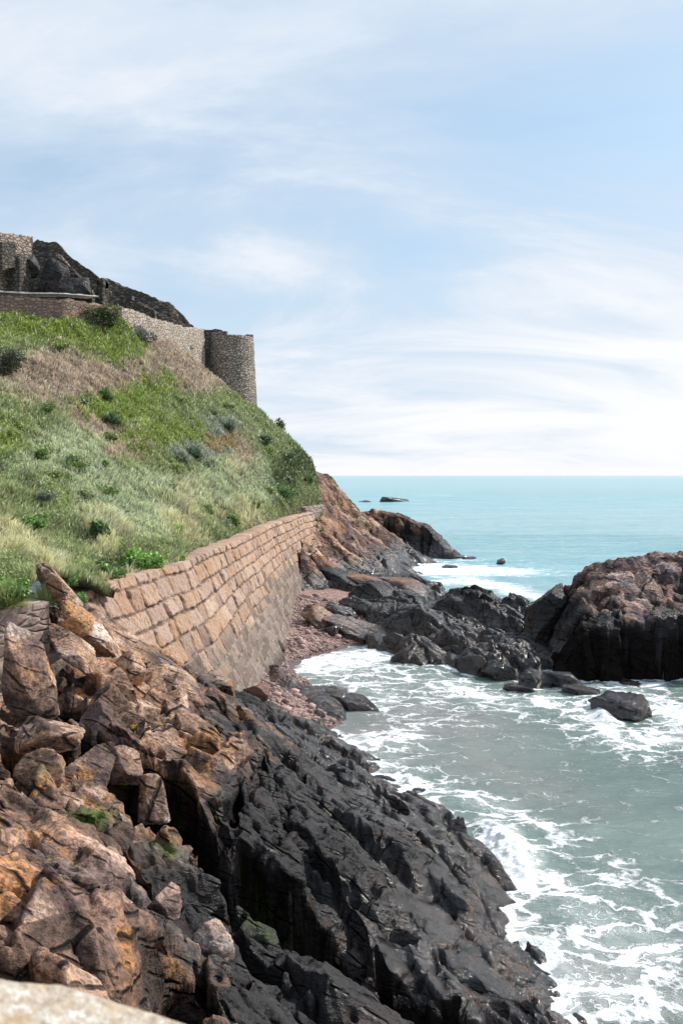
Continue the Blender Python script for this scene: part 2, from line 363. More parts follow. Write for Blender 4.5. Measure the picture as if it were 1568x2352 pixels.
SH.Z += fbm(SH.X*1.5, SH.Y*1.5, 40, 5)*.05+np.abs(fbm(SH.X*5, SH.Y*4, 41, 3))*.022
fpx, fpy = proj(SH.X, SH.Y, SH.Z)
alg = np.zeros_like(SH.Z)
for (ax, ay, rx, ry, k) in [(215,1872,45,14,1.2),(375,1935,20,8,.9),(395,1960,24,7,.9),(545,2045,20,8,.8),(590,2100,36,26,.6),(640,2150,50,16,.4),(100,1760,50,30,.35),(190,1980,1,1,0)]:
    alg = np.maximum(alg, k*np.exp(-((fpx-ax)/rx)**2-((fpy-ay)/ry)**2))
M_near = rock_mat('shore_rock', (3.4, 5.5), has_blk=True, algae=True, lichen=.8, wetcol=.52, bright=1.4)
topedge = [(28.7,-7.8),(30.6,-7.3),(34.3,-6.5),(41.2,-6.1),(49.9,-5.5),(63,-5.0),(76.7,-3.9),(84,-3.0),(91,-2.0)]
def xtop(Y): return np.interp(Y, [a for a, b in topedge], [b for a, b in topedge])
def xface(Y, z): return xtop(Y)+np.interp(Y, [28, 40, 90], [2.6, 2.7, 1.5])*(6.5-z)/6.0
keep = (SH.Z > -.9) & ~((SH.Y > 30) & (SH.X < xface(SH.Y, np.clip(SH.Z, 0, 6.5))-.6))
SH.build('rocky_shore', M_near, keep, .06, {'algae': np.clip(alg, 0, 1), 'painted_shade': painted_shade*(1-np.clip(alg, 0, 1))}, kk=10., cn=10)
# ------------------------------------------------------------------ 2. hill + headland
HILL = cpts([
 ('y',0,1390,19),('y',90,1305,23),('y',200,1335,26.5),('y',-150,1400,18),
 ('y',0,1200,30),('y',0,1050,38),('y',0,900,47),('y',0,730,67),('y',150,745,70),('y',280,745,74),('y',-150,900,45),('y',-150,730,66),('y',-200,1150,30),
 ('y',150,1150,37),('y',150,1000,47),('y',150,870,58),('y',100,1250,29),('y',200,1270,32),('y',300,1290,33.5),('y',400,1265,37.5),
 ('y',300,1180,41),('y',300,1050,55),('y',300,900,67),('y',300,800,73),('y',450,1180,54),('y',450,1100,60),('y',450,1000,70),('y',400,900,75),('y',450,850,88),
 ('y',500,900,92),('y',380,780,85),('y',420,800,92),('y',590,940,98),('y',530,900,97),('y',550,1100,70),('y',550,1190,61),('y',600,1050,82),('y',650,1100,83),('y',650,1160,77),('y',700,1090,93),('y',700,1150,86),
 ('w',-7.9,30.6,6.35),('w',-7.2,34.3,6.35),('w',-6.7,41,6.35),('w',-6.1,50,6.35),('w',-5.7,63,6.35),('w',-4.6,76.7,6.35),('w',-8.4,28,6.4),('w',-3.6,84,6.3),
 ('w',-20,100,24),('w',-30,90,24),('w',-45,80,24),('w',-45,100,24),('w',-25,112,22),('w',-45,115,23),('w',-45,60,19),('w',-40,40,14),('w',-30,28,9),
 ('w',-12.5,101,18),
 ('y',620,975,102),('y',660,1010,102),('y',700,1048,102),('y',740,1088,102),('y',770,1120,102),('y',800,1150,102),('y',850,1193,102),('y',900,1228,103),('y',950,1262,105),
 ('w',-8,115,8),('w',-2,115,3),('w',4,115,-.5),('w',-16,115,15),('w',9,112,-1.5),('w',14,104,-2),
 ('y',745,1178,88),('y',790,1180,95),('y',760,1250,86),('y',760,1330,77),('y',820,1240,92),('y',870,1250,96),('y',820,1290,86),('y',900,1280,91),('y',960,1350,79),('y',890,1330,80),('y',870,1370,74),
 ('y',930,1292,99),('y',980,1290,102),('y',850,1410,63),('y',800,1385,66),('y',760,1390,64),('y',900,1430,58),('y',980,1380,70),
 ('w',8.8,92,-.8),('w',8,88,-.3),('w',12,80,-1.5),('w',12,95,-1.5),('w',-1.9,60,.7),('w',-1.5,52,.55),('w',1.5,50,-.1),('w',-2.5,46,.4),('w',0,45,-.5)])
hillf = Rbf(HILL, .02)
HX = np.arange(-3.2, 13, .085); HY = [49.]
while HY[-1] < 117: HY.append(HY[-1]+.0019*HY[-1])
HD = Field(HX, np.array(HY), hillf)
HD.B = blur(HD.B, 8); HD.Z = HD.B.copy()
st2 = R(-38)
landreg = lambda x, y: 1. if (hillf(np.array([x]), np.array([y]))[0] > .9 or x > 3.2) else .12
HD.stamp(80, (2.2, 6.5), (1.6, 3.2), st2, .25, .15, (.8, 2.2), (-.04, .10), .07, .8, 51, landreg)
HD.stamp(500, (.8, 2.4), (1.4, 3.), st2, .35, .20, (1., 2.6), (-.03, .1), .14, .8, 52, landreg)
HD.stamp(900, (.3, .8), (1.2, 2.6), st2, .4, .24, (1., 3.), (0, .05), .2, .8, 53, landreg)
HD.settle(3., .9)
HD.crack(.4, st2, 2.5, .22, .10, 61); HD.crack(1.1, st2+.4, 2, .10, .12, 63)
HD.Z += fbm(HD.X*.9, HD.Y*.9, 64, 5)*.1
HD.Z -= 2.2*(1-sstep(66, 71, HD.Y+fbm(HD.X*.6, HD.Y*.6, 66, 2)))*(1-sstep(.2, 2.2, HD.X))
xb = lambda Y: np.interp(Y, [48, 84, 88, 92, 98, 104, 117], [-3., -2.9, -2.3, -2.6, -3.4, -4.2, -5])
keep = (HD.Z > -.9) & (HD.Y > 66-np.clip((HD.X+.3)*6, 0, 20)) & (HD.X > xb(HD.Y)-1.2) & ~((HD.Y < 90) & (HD.X < xface(HD.Y, np.clip(HD.Z, 0, 6.4))-.5))
M_head = rock_mat('headland_rock', (1.3, 3.2), has_blk=True, scale=.55, bright=1.3, wetcol=1.5, lichen=.2, orange=.35)
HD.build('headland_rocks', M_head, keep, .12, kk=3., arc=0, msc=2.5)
# the grassy hill
hx = np.arange(-48, 1.2, .22); hy = np.arange(15.5, 117, .3)
GX_, GY_ = np.meshgrid(hx, hy)
def hill_z(X, Y):
    z = hillf(X, Y)
    edge = sstep(0, 3, xtop(Y)-.9-X)      # flat ledge behind the sea wall
    z = z+(fbm(X*.35, Y*.35, 70, 4)*.38+np.abs(fbm(X*1.1, Y*1.1, 75, 3))*.22)*edge
    return z
HZ = hill_z(GX_, GY_)
def nearok(X, Y, Z): return (X < np.where(Y < 28.7, -7.2-(28.7-Y)*.02, xtop(Y)-.25)) & ~((Y < 26.5) & (X > np.interp(Y, [15, 19, 23, 26.5], [-7.6, -7.4, -7.6, -7.7])))
def hill_keep(X, Y, Z): return np.where(Y > 84, X < xb(Y)+.5, nearok(X, Y, Z))
keep = hill_keep(GX_, GY_, HZ)
# colour regions of the hill
DEAD=(.34,.265,.205); BRT=(.185,.235,.05); PAL=(.32,.35,.22); STR=(.38,.36,.22); DRK=(.055,.08,.03); MID=(.21,.24,.11); SOIL=(.10,.075,.05); RED=(.27,.20,.09); GRY=(.23,.25,.20)
REG = [(90,770,130,30,BRT,1.),(40,800,70,30,MID,1.),(230,775,110,35,BRT,1.3),(280,815,60,25,BRT,1.3),(130,800,50,20,DEAD,.8),
 (60,850,60,40,DEAD,1.2),(150,865,125,42,DEAD,1.3),(270,870,70,45,DEAD,1.2),(90,900,80,35,DEAD,1),(420,810,90,60,DEAD,1.5),(450,870,70,40,DEAD,1.3),(380,760,60,25,DEAD,.6),
 (430,790,16,25,MID,1.),(350,890,90,30,BRT,1.2),(300,930,110,40,BRT,1.2),(400,930,100,45,MID,1.),(250,970,70,25,BRT,.8),(480,930,80,40,MID,.9),(540,940,70,40,MID,1.1),(420,985,70,18,BRT,1.2),
 (360,1010,90,22,BRT,1.),(500,970,70,30,GRY,1.),(590,1000,50,50,MID,1.),(650,1080,60,60,DRK,.9),(640,1030,40,50,MID,.9),(690,1120,30,40,MID,.8),
 (240,985,60,20,DEAD,1.),(170,955,45,18,DEAD,.6),(290,1040,60,25,DEAD,.9),(560,1040,24,60,DEAD,1.1),(500,1020,60,18,(.26,.19,.09),.7),(450,1040,60,22,GRY,1.),
 (330,1060,90,25,MID,1),(50,950,90,60,MID,1.1),(30,1000,60,70,BRT,.8),(110,1060,90,60,PAL,.9),(200,1060,60,50,PAL,1.2),(130,1130,90,60,BRT,.5),(60,1150,90,80,MID,.9),
 (250,1140,90,50,PAL,1.2),(340,1120,80,40,PAL,.9),(430,1130,90,40,STR,.8),(500,1120,80,50,PAL,1.3),(590,1110,40,60,PAL,1.3),(560,1080,50,25,STR,1.),(400,1080,90,20,MID,.7),(470,1075,50,16,DRK,.4),
 (330,1200,80,40,PAL,1.),(230,1230,80,50,STR,.7),(140,1240,80,50,MID,.8),(420,1200,70,35,STR,.9),(480,1200,60,30,MID,.7),(540,1170,60,30,STR,1.1),(600,1170,50,20,MID,.7),(350,1260,80,20,MID,.9),
 (60,1260,90,50,STR,.7),(40,1330,80,50,MID,1.),(110,1290,60,30,STR,.9),(20,1180,50,60,RED,.4),(250,1290,60,20,DRK,.6),(180,1290,40,30,MID,.8),(-100,1100,100,300,MID,.8)]
def hill_col(X, Y, Z):
    px, py = proj(X, Y, Z)
    px = px+fbm(X*.5, Y*.5, 80, 4)*26; py = py+fbm(X*.5, Y*.5, 85, 4)*20
    num = np.zeros(X.shape+(3,)); den = np.full(X.shape, 1e-9)
    for (cx, cy, rx, ry, c, k) in REG:
        w = (k*np.exp(-((px-cx)/rx)**2-((py-cy)/ry)**2))**3+1e-12
        num += w[..., None]*np.array(c); den = den+w
    return num/den[..., None]
HC = hill_col(GX_, GY_, HZ)
ledge = (1-sstep(.6, 1.6, xtop(GY_)-GX_+fbm(GX_*.8, GY_*.8, 88, 3)*.5))*(GY_ > 38)
HC = HC*(1-ledge[..., None])+np.array(SOIL)*ledge[..., None]
m = NT('hill_soil'); pos = m.n('NewGeometry').outputs['Position']
c = m.mix(1., m.attr('hcol', True), m.ramp(m.noise(pos, 2.5, 6, .7), [(.3, (.35, .33, .3)), (.55, (.8, .8, .8)), (.7, (1.1, 1.1, 1.0))]), 'MULTIPLY')
m.bsdf(Base_Color=c, Roughness=.95, Specular_IOR_Level=.1, Normal=m.bump(m.noise(pos, 5, 6, .7), .25, 1.))
V = np.stack([GX_, GY_, HZ], -1).reshape(-1, 3)
V, Fq, at = compact(V, grid_faces(*HZ.shape, keep=keep), {'hcol': HC.reshape(-1, 3)})
mesh_np('hillside', V, Fq, m.m, attrs=at, kind='structure')
# ------------------------------------------------------------------ vegetation on the hill
def leaf_mat(name):
    m = NT(name)
    geo = m.n('NewGeometry')
    d = m.n('BsdfDiffuse', {'Color': m.attr('col', True)}); t = m.n('BsdfTranslucent', {'Color': m.attr('col', True)})
    g = m.n('BsdfGlossy', {'Color': (.9, 1, .9, 1), 'Roughness': .5})
    x = m.n('MixShader', {0: .28, 1: d.outputs[0], 2: t.outputs[0]}); y = m.n('MixShader', {0: .04, 1: x.outputs[0], 2: g.outputs[0]})
    m.t.links.new(y.outputs[0], m.out.inputs[0]); return m.m
M_leaf = leaf_mat('foliage')
def sample_hill(n, seed, ylo=18.5, yhi=106):
    """points on the hill, denser towards the viewer"""
    rs = np.random.RandomState(seed)
    Y = ylo*(yhi/ylo)**(rs.rand(n)); X = -7.2-rs.rand(n)*(Y*.40-3)+rs.rand(n)*0
    X = np.where(Y > 28, xtop(Y)-.3-rs.rand(n)*(Y*.42), X)
    X = np.where(Y > 84, xb(Y)+.6-rs.rand(n)*40, X)
    Z = hill_z(X, Y); k = hill_keep(X, Y, Z)
    px, py = proj(X, Y, Z)
    k &= (px > -60) & (py > 690) & (px < 780)
    # nothing grows behind the retaining walls
    k &= ~((Y > 75+(X+18.5)*6.5) & (X < -15.2) & (X > -19)) & ~((X < -17) & (Y > 68+(X+26)*.9))
    return X[k], Y[k], Z[k]
def blades(name, n, seed, hfun, lab):
    X, Y, Z = sample_hill(n, seed); N = len(X); rs = np.random.RandomState(seed+1)
    C = hill_col(X, Y, Z)
    green = C[:, 1]-C[:, 0]; lum = C.mean(1)
    led = (1-sstep(.5, 1.5, xtop(Y)-X+fbm(X*.8, Y*.8, 88, 3)*.5))*((Y > 38) & (Y < 84))
    hh = hfun(green, lum, X, Y)*rs.uniform(.5, 1.25, N)*(1-led*.9)
    hh *= 1+.5*fbm(X*.9, Y*.9, 91, 3)
    w = (.010+.00042*Y)*rs.uniform(.6, 1.4, N)
    cl = fbm(X*.55, Y*.55, 92, 3)*2.2
    ang = cl+rs.randn(N)*.8-.5; lean = hh*rs.uniform(.15, .75, N)
    dx = np.cos(ang)*lean; dy = np.sin(ang)*lean
    fa = rs.rand(N)*6.283; wx = np.cos(fa)*w; wy = np.sin(fa)*.6*w
    P0 = np.stack([X-wx, Y-wy, Z-.05], -1); P1 = np.stack([X+wx, Y+wy, Z-.05], -1)
    mid = np.stack([X+dx*.35, Y+dy*.35, Z+hh*.6], -1); q = np.stack([wx*.8, wy*.8, 0*wx], -1)
    P2 = mid+q; P3 = mid-q; P4 = np.stack([X+dx, Y+dy, Z+hh*.95-lean*.25], -1)
    V = np.stack([P0, P1, P2, P3, P4], 1).reshape(-1, 3); b = np.arange(N)[:, None]*5
    Ft = np.concatenate([b+np.array([[0, 1, 2]]), b+np.array([[0, 2, 3]]), b+np.array([[3, 2, 4]])])
    j = rs.uniform(.55, 1.45, (N, 1)); patch = 1.05+.42*fbm(X*1.3, Y*1.3, 93, 3)[:, None]
    st_ = rs.rand(N, 1) < .09
    c = np.where(st_, np.array([[.48, .42, .28]]), C)*j*patch*1.75
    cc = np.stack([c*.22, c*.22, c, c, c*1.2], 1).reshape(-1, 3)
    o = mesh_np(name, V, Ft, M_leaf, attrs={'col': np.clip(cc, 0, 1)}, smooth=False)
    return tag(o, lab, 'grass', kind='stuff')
blades('hill_grass', 330000, 100, lambda g, l, X, Y: np.where(l > .3, .62, .34)*(.8+Y*.004), 'long pale and green grass covering the slope')
def leaves(n, seed, lab):
    X, Y, Z = sample_hill(n, seed); rs = np.random.RandomState(seed+1)
    C = hill_col(X, Y, Z); g = (C[:, 1]-C[:, 0]*1.05)/(C.mean(1)+.02)
    k = (rs.rand(len(X)) < np.clip(g*2.2+.02, .02, 1.)) & (fbm(X*.8, Y*.8, 95, 3) > -.25) & ((xtop(Y)-X > 1.2) | (Y > 84) | (Y < 38))
    X, Y, Z, C = X[k], Y[k], Z[k], C[k]; N = len(X)
    hh = np.clip(.3+.35*fbm(X*.9, Y*.9, 96, 3), .05, .8)*rs.rand(N)**.6
    s = (.022+.0011*Y)*rs.uniform(.6, 1.3, N)
    n_ = rs.randn(N, 3)*.7+np.array([.35, -.1, .9]); n_ /= np.linalg.norm(n_, axis=1)[:, None]
    t = np.cross(n_, rs.randn(N, 3)); t /= np.linalg.norm(t, axis=1)[:, None]; b = np.cross(n_, t)
    c0 = np.stack([X, Y, Z+hh], -1); s = s[:, None]
    V = np.stack([c0-t*s, c0+b*s*.55, c0+t*s, c0-b*s*.55], 1).reshape(-1, 3)
    Fq = np.arange(N*4).reshape(N, 4)
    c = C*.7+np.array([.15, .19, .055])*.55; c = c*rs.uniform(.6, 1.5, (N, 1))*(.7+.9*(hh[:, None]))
    o = mesh_np('ground_cover', V, Fq, M_leaf, attrs={'col': np.repeat(np.clip(c, 0, 1), 4, 0)}, smooth=False)
    return tag(o, lab, 'ground cover', kind='stuff')
leaves(330000, 200, 'low bright green leafy plants matting the slope')
def shrub(name, px, py, Y, r, hgt, col, lab, cat='shrub', n=900, stems=False, leaf=None, group=None, z=None, spiky=False, seed=0):
    rs = np.random.RandomState(seed+int(px)*7+int(py)); p = PY(px, py, Y)
    x, y = p[0], p[1]; zz = p[2] if z is None else z
    root = empty(name, (x, y, zz), lab, cat, group)
    lf = leaf or (.03+.0011*Y)
    if spiky:
        N = n; th = rs.rand(N)*6.283; el = rs.uniform(.25, 1.45, N); L = r*rs.uniform(.7, 1.15, N)
        d = np.stack([np.cos(th)*np.cos(el), np.sin(th)*np.cos(el), np.sin(el)], -1); sd = np.stack([-np.sin(th), np.cos(th), 0*th], -1)*lf
        V = np.stack([-sd*.5, sd*.5, d*L[:, None]*.6+sd*.7, d*L[:, None]*.6-sd*.7, d*L[:, None]-np.array([0, 0, 1])*(L*.15*np.cos(el))[:, None]], 1).reshape(-1, 3)
        b = np.arange(N)[:, None]*5; Ft = np.concatenate([b+np.array([[0, 1, 2]]), b+np.array([[0, 2, 3]]), b+np.array([[3, 2, 4]])])
        c = np.repeat(np.array(col)*1.6*rs.uniform(.6, 1.4, (N, 1)), 5, 0)
        mesh_np('foliage', V, Ft, M_leaf, root, {'col': np.clip(c, 0, 1)}, smooth=False); return root
    lob = [(rs.uniform(-.55, .55)*r, rs.uniform(-.5, .5)*r, hgt*rs.uniform(.3, .8), r*rs.uniform(.3, .6)) for _ in range(7)]
    P = []
    for k in range(n):
        l = lob[rs.randint(7)]; d = rs.randn(3); d /= np.linalg.norm(d); q = l[3]*rs.uniform(.55, 1.05)
        P.append((l[0]+d[0]*q, l[1]+d[1]*q, max(.02, l[2]+d[2]*q*hgt/r*.8)))
    P = np.array(P); nn = rs.randn(n, 3)+np.array([.3, -.2, .8]); nn /= np.linalg.norm(nn, axis=1)[:, None]
    t = np.cross(nn, rs.randn(n, 3)); t /= np.linalg.norm(t, axis=1)[:, None]; b = np.cross(nn, t); s = lf*rs.uniform(.6, 1.3, (n, 1))
    V = np.stack([P-t*s, P+b*s*.6, P+t*s, P-b*s*.6], 1).reshape(-1, 3)
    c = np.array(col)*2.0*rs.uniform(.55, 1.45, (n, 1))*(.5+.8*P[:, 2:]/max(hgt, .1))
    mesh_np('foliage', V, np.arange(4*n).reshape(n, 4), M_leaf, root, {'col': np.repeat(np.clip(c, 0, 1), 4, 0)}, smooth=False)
    # twigs
    Vt = []; Ft = []
    for l in lob:
        for s_ in range(3):
            e = np.array([l[0]+rs.randn()*.1*r, l[1]+rs.randn()*.1*r, l[2]+rs.rand()*l[3]*.5]); w = lf*.18
            b0 = len(Vt); a0 = np.array([l[0]*.15, l[1]*.15, -.1])
            for an in (0, 2.1, 4.2): Vt.append(a0+np.array([math.cos(an)*w, math.sin(an)*w, 0]))
            Vt.append(e); Ft += [(b0, b0+1, b0+3), (b0+1, b0+2, b0+3), (b0+2, b0, b0+3)]
    mesh_np('stem', np.array(Vt), np.array(Ft), M_leaf, root, {'col': np.tile(np.array([[.12, .09, .06]]), (len(Vt), 1))}, smooth=False)
    return root
def hillY(px, py):
    t = np.linspace(16, 108, 900); r = ray(px, py); X = r[0]*t/r[1]; Zr = H+r[2]*t/r[1]
    hz = hill_z(X, t); k = np.where((hz >= Zr) & (t > 18))[0]
    return float(t[k[0]]) if len(k) else 100.
G1=(.05,.085,.025); G2=(.10,.16,.03); G3=(.09,.11,.07)
SHR = [
 ('thorn_bush',20,862,.05,1.7,1.9,(.035,.038,.022),'dark bare thorn bush at the left edge of the slope',1600,False),
 ('shrub',325,782,.0,1.6,1.5,(.075,.08,.065),'round dark grey bush below the sunlit wall corner',1400,False),
 ('ivy_clump',235,742,.0,2.4,1.8,(.04,.055,.018),'mossy green mound at the end of the shaded wall',1800,False),
 ('spiky_plant',240,915,.0,.9,.9,(.07,.12,.05),'small dark spiky plant between dead bracken and green leaves',260,True),
 ('spiky_plant',258,970,.0,.9,.9,(.10,.15,.09),'grey green spiky plant on the middle of the slope',260,True),
 ('spiky_plant',525,985,.0,1.2,1.3,(.14,.17,.13),'silvery spiky clump below the round tower',300,True),
 ('spiky_plant',445,1050,.0,1.1,1.1,(.10,.13,.09),'large dark green spiky rosette in the middle of the slope',340,True),
 ('spiky_plant',415,1058,.0,.8,.7,(.12,.15,.11),'smaller grey spiky clump left of the large rosette',220,True),
 ('spiky_plant',430,800,.0,1.0,1.8,(.16,.20,.13),'pale spiky plant growing high on the dead bracken slope',220,True),
 ('shrub',385,1125,.0,.6,.6,G1,'low dark shrub amid the pale grass',500,False),
 ('shrub',708,1105,.0,.9,1.0,G1,'dark rounded bush at the right edge of the green slope',800,False),
 ('shrub',325,1315,.0,.75,.9,(.09,.16,.03),'leafy bright green bush on top of the sea wall',2200,False),
 ('shrub',250,1325,.0,.6,.6,(.07,.12,.03),'dark green leafy bush left of the sea wall end',1300,False),
 ('shrub',420,1290,.0,.35,.4,G2,'small green tuft on the edge of the sea wall',500,False),
 ('shrub',225,1235,.0,.5,.8,G1,'upright dark green shrub in the lower grass',900,False),
 ('shrub',85,1225,.0,.55,.6,(.07,.13,.03),'dark leafy shrub in the grass at lower left',1000,False),
 ('shrub',400,1225,.0,.5,.5,G2,'green shrub between straw grass above the wall',700,False),
 ('shrub',25,1375,.0,.55,.5,(.07,.12,.025),'leafy shrub at the left edge above the small masonry wall',1500,False),
 ('shrub',540,1205,.0,.55,.9,(.11,.15,.05),'green bush beside the bare ledge of the wall',700,False),
 ('shrub',610,1020,.0,1.3,1.2,G3,'grey green bush on the shaded shoulder of the hill',900,False),
 ('shrub',660,1060,.0,1.5,1.3,(.07,.09,.05),'wide dull green bush near the hill edge',1000,False),
 ('shrub',650,1140,.0,1.3,1.2,(.06,.10,.03),'dark green bush above the far end of the ledge',900,False),
 ('shrub',580,1160,.0,.6,.6,(.09,.12,.04),'low olive bush above the ledge',500,False),
 ('shrub',140,800,.0,1.,.7,(.09,.13,.03),'green shrub amid pink dead bracken near the top left',500,False),
]
for (nm, px, py, dz, r, hg, c, lab, n, spk) in SHR:
    shrub(nm, px, py+ (8 if not spk else 5), hillY(px, py+8)+.1, r, hg, c, lab, 'plant' if spk else 'shrub', n, spiky=spk, z=None)
shrub('skyline_shrub', 643, 1003, 101.6, .95, 2.0, (.035,.05,.025), 'small wind bent bush standing on the skyline of the hill', 'shrub', 420)
shrub('ivy', 152, 1345, 25.3, .45, .5, (.07,.14,.03), 'bright ivy beside the leaning pale slab', 'shrub', 900, leaf=.035)
shrub('ivy', 178, 1400, 23.3, .35, .45, (.06,.13,.03), 'ivy hanging in the cleft right of the leaning pale slab', 'shrub', 900, leaf=.032)
shrub('ivy', 205, 1470, 21.6, .30, .4, (.09,.13,.04), 'lowest ivy tuft between the two rock slabs', 'shrub', 600, leaf=.03)
shrub('grass_tuft', 20, 1400, 19.4, .7, .7, (.26,.30,.12), 'grass tuft overhanging the small masonry wall', 'plant', 1500, spiky=True, leaf=.008)
shrub('grass_tuft', 110, 1395, 20.6, .65, .7, (.30,.33,.16), 'grass tuft spilling onto the leaning slab', 'plant', 1200, spiky=True, leaf=.008)
rs_ = np.random.RandomState(77)
for k in range(60):
    px, py = rs_.uniform(0, 720), rs_.uniform(760, 1300)
    Yk = hillY(px, py)
    if Yk >= 100 or Yk < 19: continue
    p = PY(px, py, Yk); c_ = hill_col(np.array([p[0]]), np.array([p[1]]), np.array([p[2]]))[0]
    if c_[0] > c_[1] or (xtop(Yk)-p[0] < 2 and Yk < 86): continue
    cc_ = np.array([[.075,.11,.03],[.10,.13,.055],[.12,.15,.04],[.10,.115,.075]])[rs_.randint(4)]
    shrub('leafy_clump', px, py+6, Yk, rs_.uniform(.35, 1.0)*(.5+Yk/110), rs_.uniform(.35, .8), cc_, 'small leafy clump growing among the grass of the slope', 'plant', 420, group='small leafy clumps scattered over the slope', seed=k)
# ------------------------------------------------------------------ polyhedral rocks
_ico = {}
def ico(sub):
    if sub not in _ico:
        import bmesh
        bm = bmesh.new(); bmesh.ops.create_icosphere(bm, subdivisions=sub, radius=1)
        V = np.array([v.co[:] for v in bm.verts]); Fc = np.array([[v.index for v in f.verts] for f in bm.faces]); bm.free(); _ico[sub] = (V, Fc)
    return _ico[sub]
def poly_rock(size, seed, sub=5, planes=14, rough=.02, sharp=.25, rot=None):
    rs = np.random.RandomState(seed); D, Fc = ico(sub)
    N = rs.randn(planes, 3); N /= np.linalg.norm(N, axis=1)[:, None]; d = rs.uniform(1-sharp*2, 1, planes)
    dot = D@N.T; r = np.where(dot > .05, d[None]/np.maximum(dot, .05), 9.).min(1); r = np.minimum(r, 1.35)
    r = r*(1+rough*(fbm(D[:, 0]*3+seed, D[:, 1]*3+D[:, 2]*2.3, 7, 4)*1.6)+rough*.9*fbm(D[:, 0]*9+seed, D[:, 2]*9+D[:, 1]*7, 9, 3))
    V = D*r[:, None]*np.array(size)
    if rot is not None:
        from mathutils import Euler
        Rm = np.array(Euler([R(a) for a in rot]).to_matrix()); V = V@Rm.T
    return V, Fc
def rock(name, px, py, Y, size, seed, mat, lab, cat='rock', rot=(0, 0, 0), group=None, sub=5, planes=14, rough=.025, sharp=.22, z=None):
    p = PY(px, py, Y); V, Fc = poly_rock(size, seed, sub, planes, rough, sharp, rot)
    o = mesh_np(name, V, Fc, mat); o.location = p if z is None else (p[0], p[1], z)
    return tag(o, lab, cat, group)
M_bould = rock_mat('boulder_rock', (2.4, 4.3), lichen=1., bright=1.45, wetcol=.8)
M_pale = rock_mat('pale_slab_rock', (0, 1), lichen=.7, bright=1.45, orange=.4, scale=1.5)
M_reef = rock_mat('reef_rock', (3.2, 5.0), scale=.8, wetcol=.65, lichen=0)
M_purp = rock_mat('purple_rock', (.2, 2.2), scale=.8, wetcol=1.5, lichen=0, red=.3)
M_red = rock_mat('red_wet_rock', (.1, 1.6), scale=1.2, wetcol=1.2, lichen=0, red=.75)
# leaning slabs and boulders, upper left of the near shore
rock('leaning_slab', 142, 1366, 20.8, (.34,.6,.66), 3, M_pale, 'pale lichen spotted slab leaning out of the grass', 'rock', (0,-38,10), planes=12)
rock('leaning_slab', 300, 1500, 21.9, (.34,1.1,1.75), 5, M_pale, 'long pale slab running down in front of the sea wall', 'rock', (0,-53,8), planes=10, sharp=.15)
rock('leaning_slab', 172, 1488, 19.0, (.25,.7,.75), 8, M_pale, 'orange lichened slab between masonry and ivy', 'rock', (0,-50,0), planes=12)
rock('leaning_slab', 228, 1462, 20.6, (.25,.6,.9), 18, M_bould, 'thin dark slab beside the ivy tuft', 'rock', (0,-42,0), planes=12)
rock('pointed_boulder', 66, 1590, 15.6, (.50,.5,.98), 12, M_bould, 'tall pointed boulder below the masonry wall', 'boulder', (0,-8,20), planes=12, sharp=.25)
BL = [(150,1455,20.0,(.55,.5,.3),31,'flat boulder resting on the concrete block',(0,-30,0)),
 (280,1560,19.6,(.55,.5,.5),32,'orange topped block below the long slab',(10,-30,20)),
 (350,1600,20.3,(.65,.5,.45),33,'pinkish block under the lower end of the long slab',(0,-35,30)),
 (240,1640,17.6,(.45,.45,.5),34,'orange boulder right of the pointed boulder',(20,10,10)),
 (215,1668,17.0,(.33,.35,.42),35,'small pink block at the edge of the dark hollow',(0,-20,0)),
 (290,1690,17.5,(.34,.4,.42),36,'upright pink block above the dark gully',(0,-20,50)),
 (390,1620,20.,(.5,.4,.35),37,'slanting brown block in the middle of the boulder field',(0,-30,0)),
 (420,1680,19.2,(.34,.3,.34),38,'small orange block beside the black slab',(0,20,40)),
 (500,1625,24,(1.0,.7,.4),39,'smooth brown hump at the foot of the sea wall',(0,25,-20)),
 (500,1585,27.,(.8,.6,.5),40,'dark rounded rock touching the sea wall base',(0,10,0)),
 (205,1790,15.9,(.42,.5,.5),41,'squat boulder standing in the shaded hollow',(0,-10,0)),
 (290,1770,16.4,(.42,.4,.36),42,'rounded tan boulder above the black gully',(0,0,0)),
 (100,1690,15.,(.5,.45,.25),43,'flat rock at the foot of the pointed boulder',(10,0,0)),
 (100,1780,14.4,(.34,.35,.34),44,'knobbly yellow stained rock on the near crest',(0,0,0)),
 (345,1850,15.6,(.3,.3,.42),45,'orange cornered rock low in the gully',(0,0,10)),
 (430,1560,23.4,(.4,.3,.3),46,'lichen capped block where the slab meets the wall',(0,-30,10)),
 (480,2170,12.0,(.30,.3,.26),47,'pink rounded rock on the near slope',(0,0,0)),
 (375,2075,11.9,(.22,.25,.2),48,'pale knob of rock above the black hole',(0,0,0)),
 (300,2190,10.6,(.3,.3,.24),49,'grey boulder wedged beside the black hole',(0,0,30)),
 (320,1650,18.6,(.5,.35,.4),50,'tilted pink slab in the boulder field',(0,-40,20)),
 (460,1760,17.6,(.5,.4,.35),61,'brown block on the shoulder of the black slab',(0,-20,20)),
 (530,1740,18.6,(.55,.35,.4),62,'upright dark block left of the smooth black slab',(0,-15,60))]
for (px, py, Y, sz, sd, lab, rot) in BL:
    rock('boulder', px, py, Y, sz, sd, M_bould, lab, 'boulder', rot, 'boulders on the near shore', planes=11, sharp=.25)
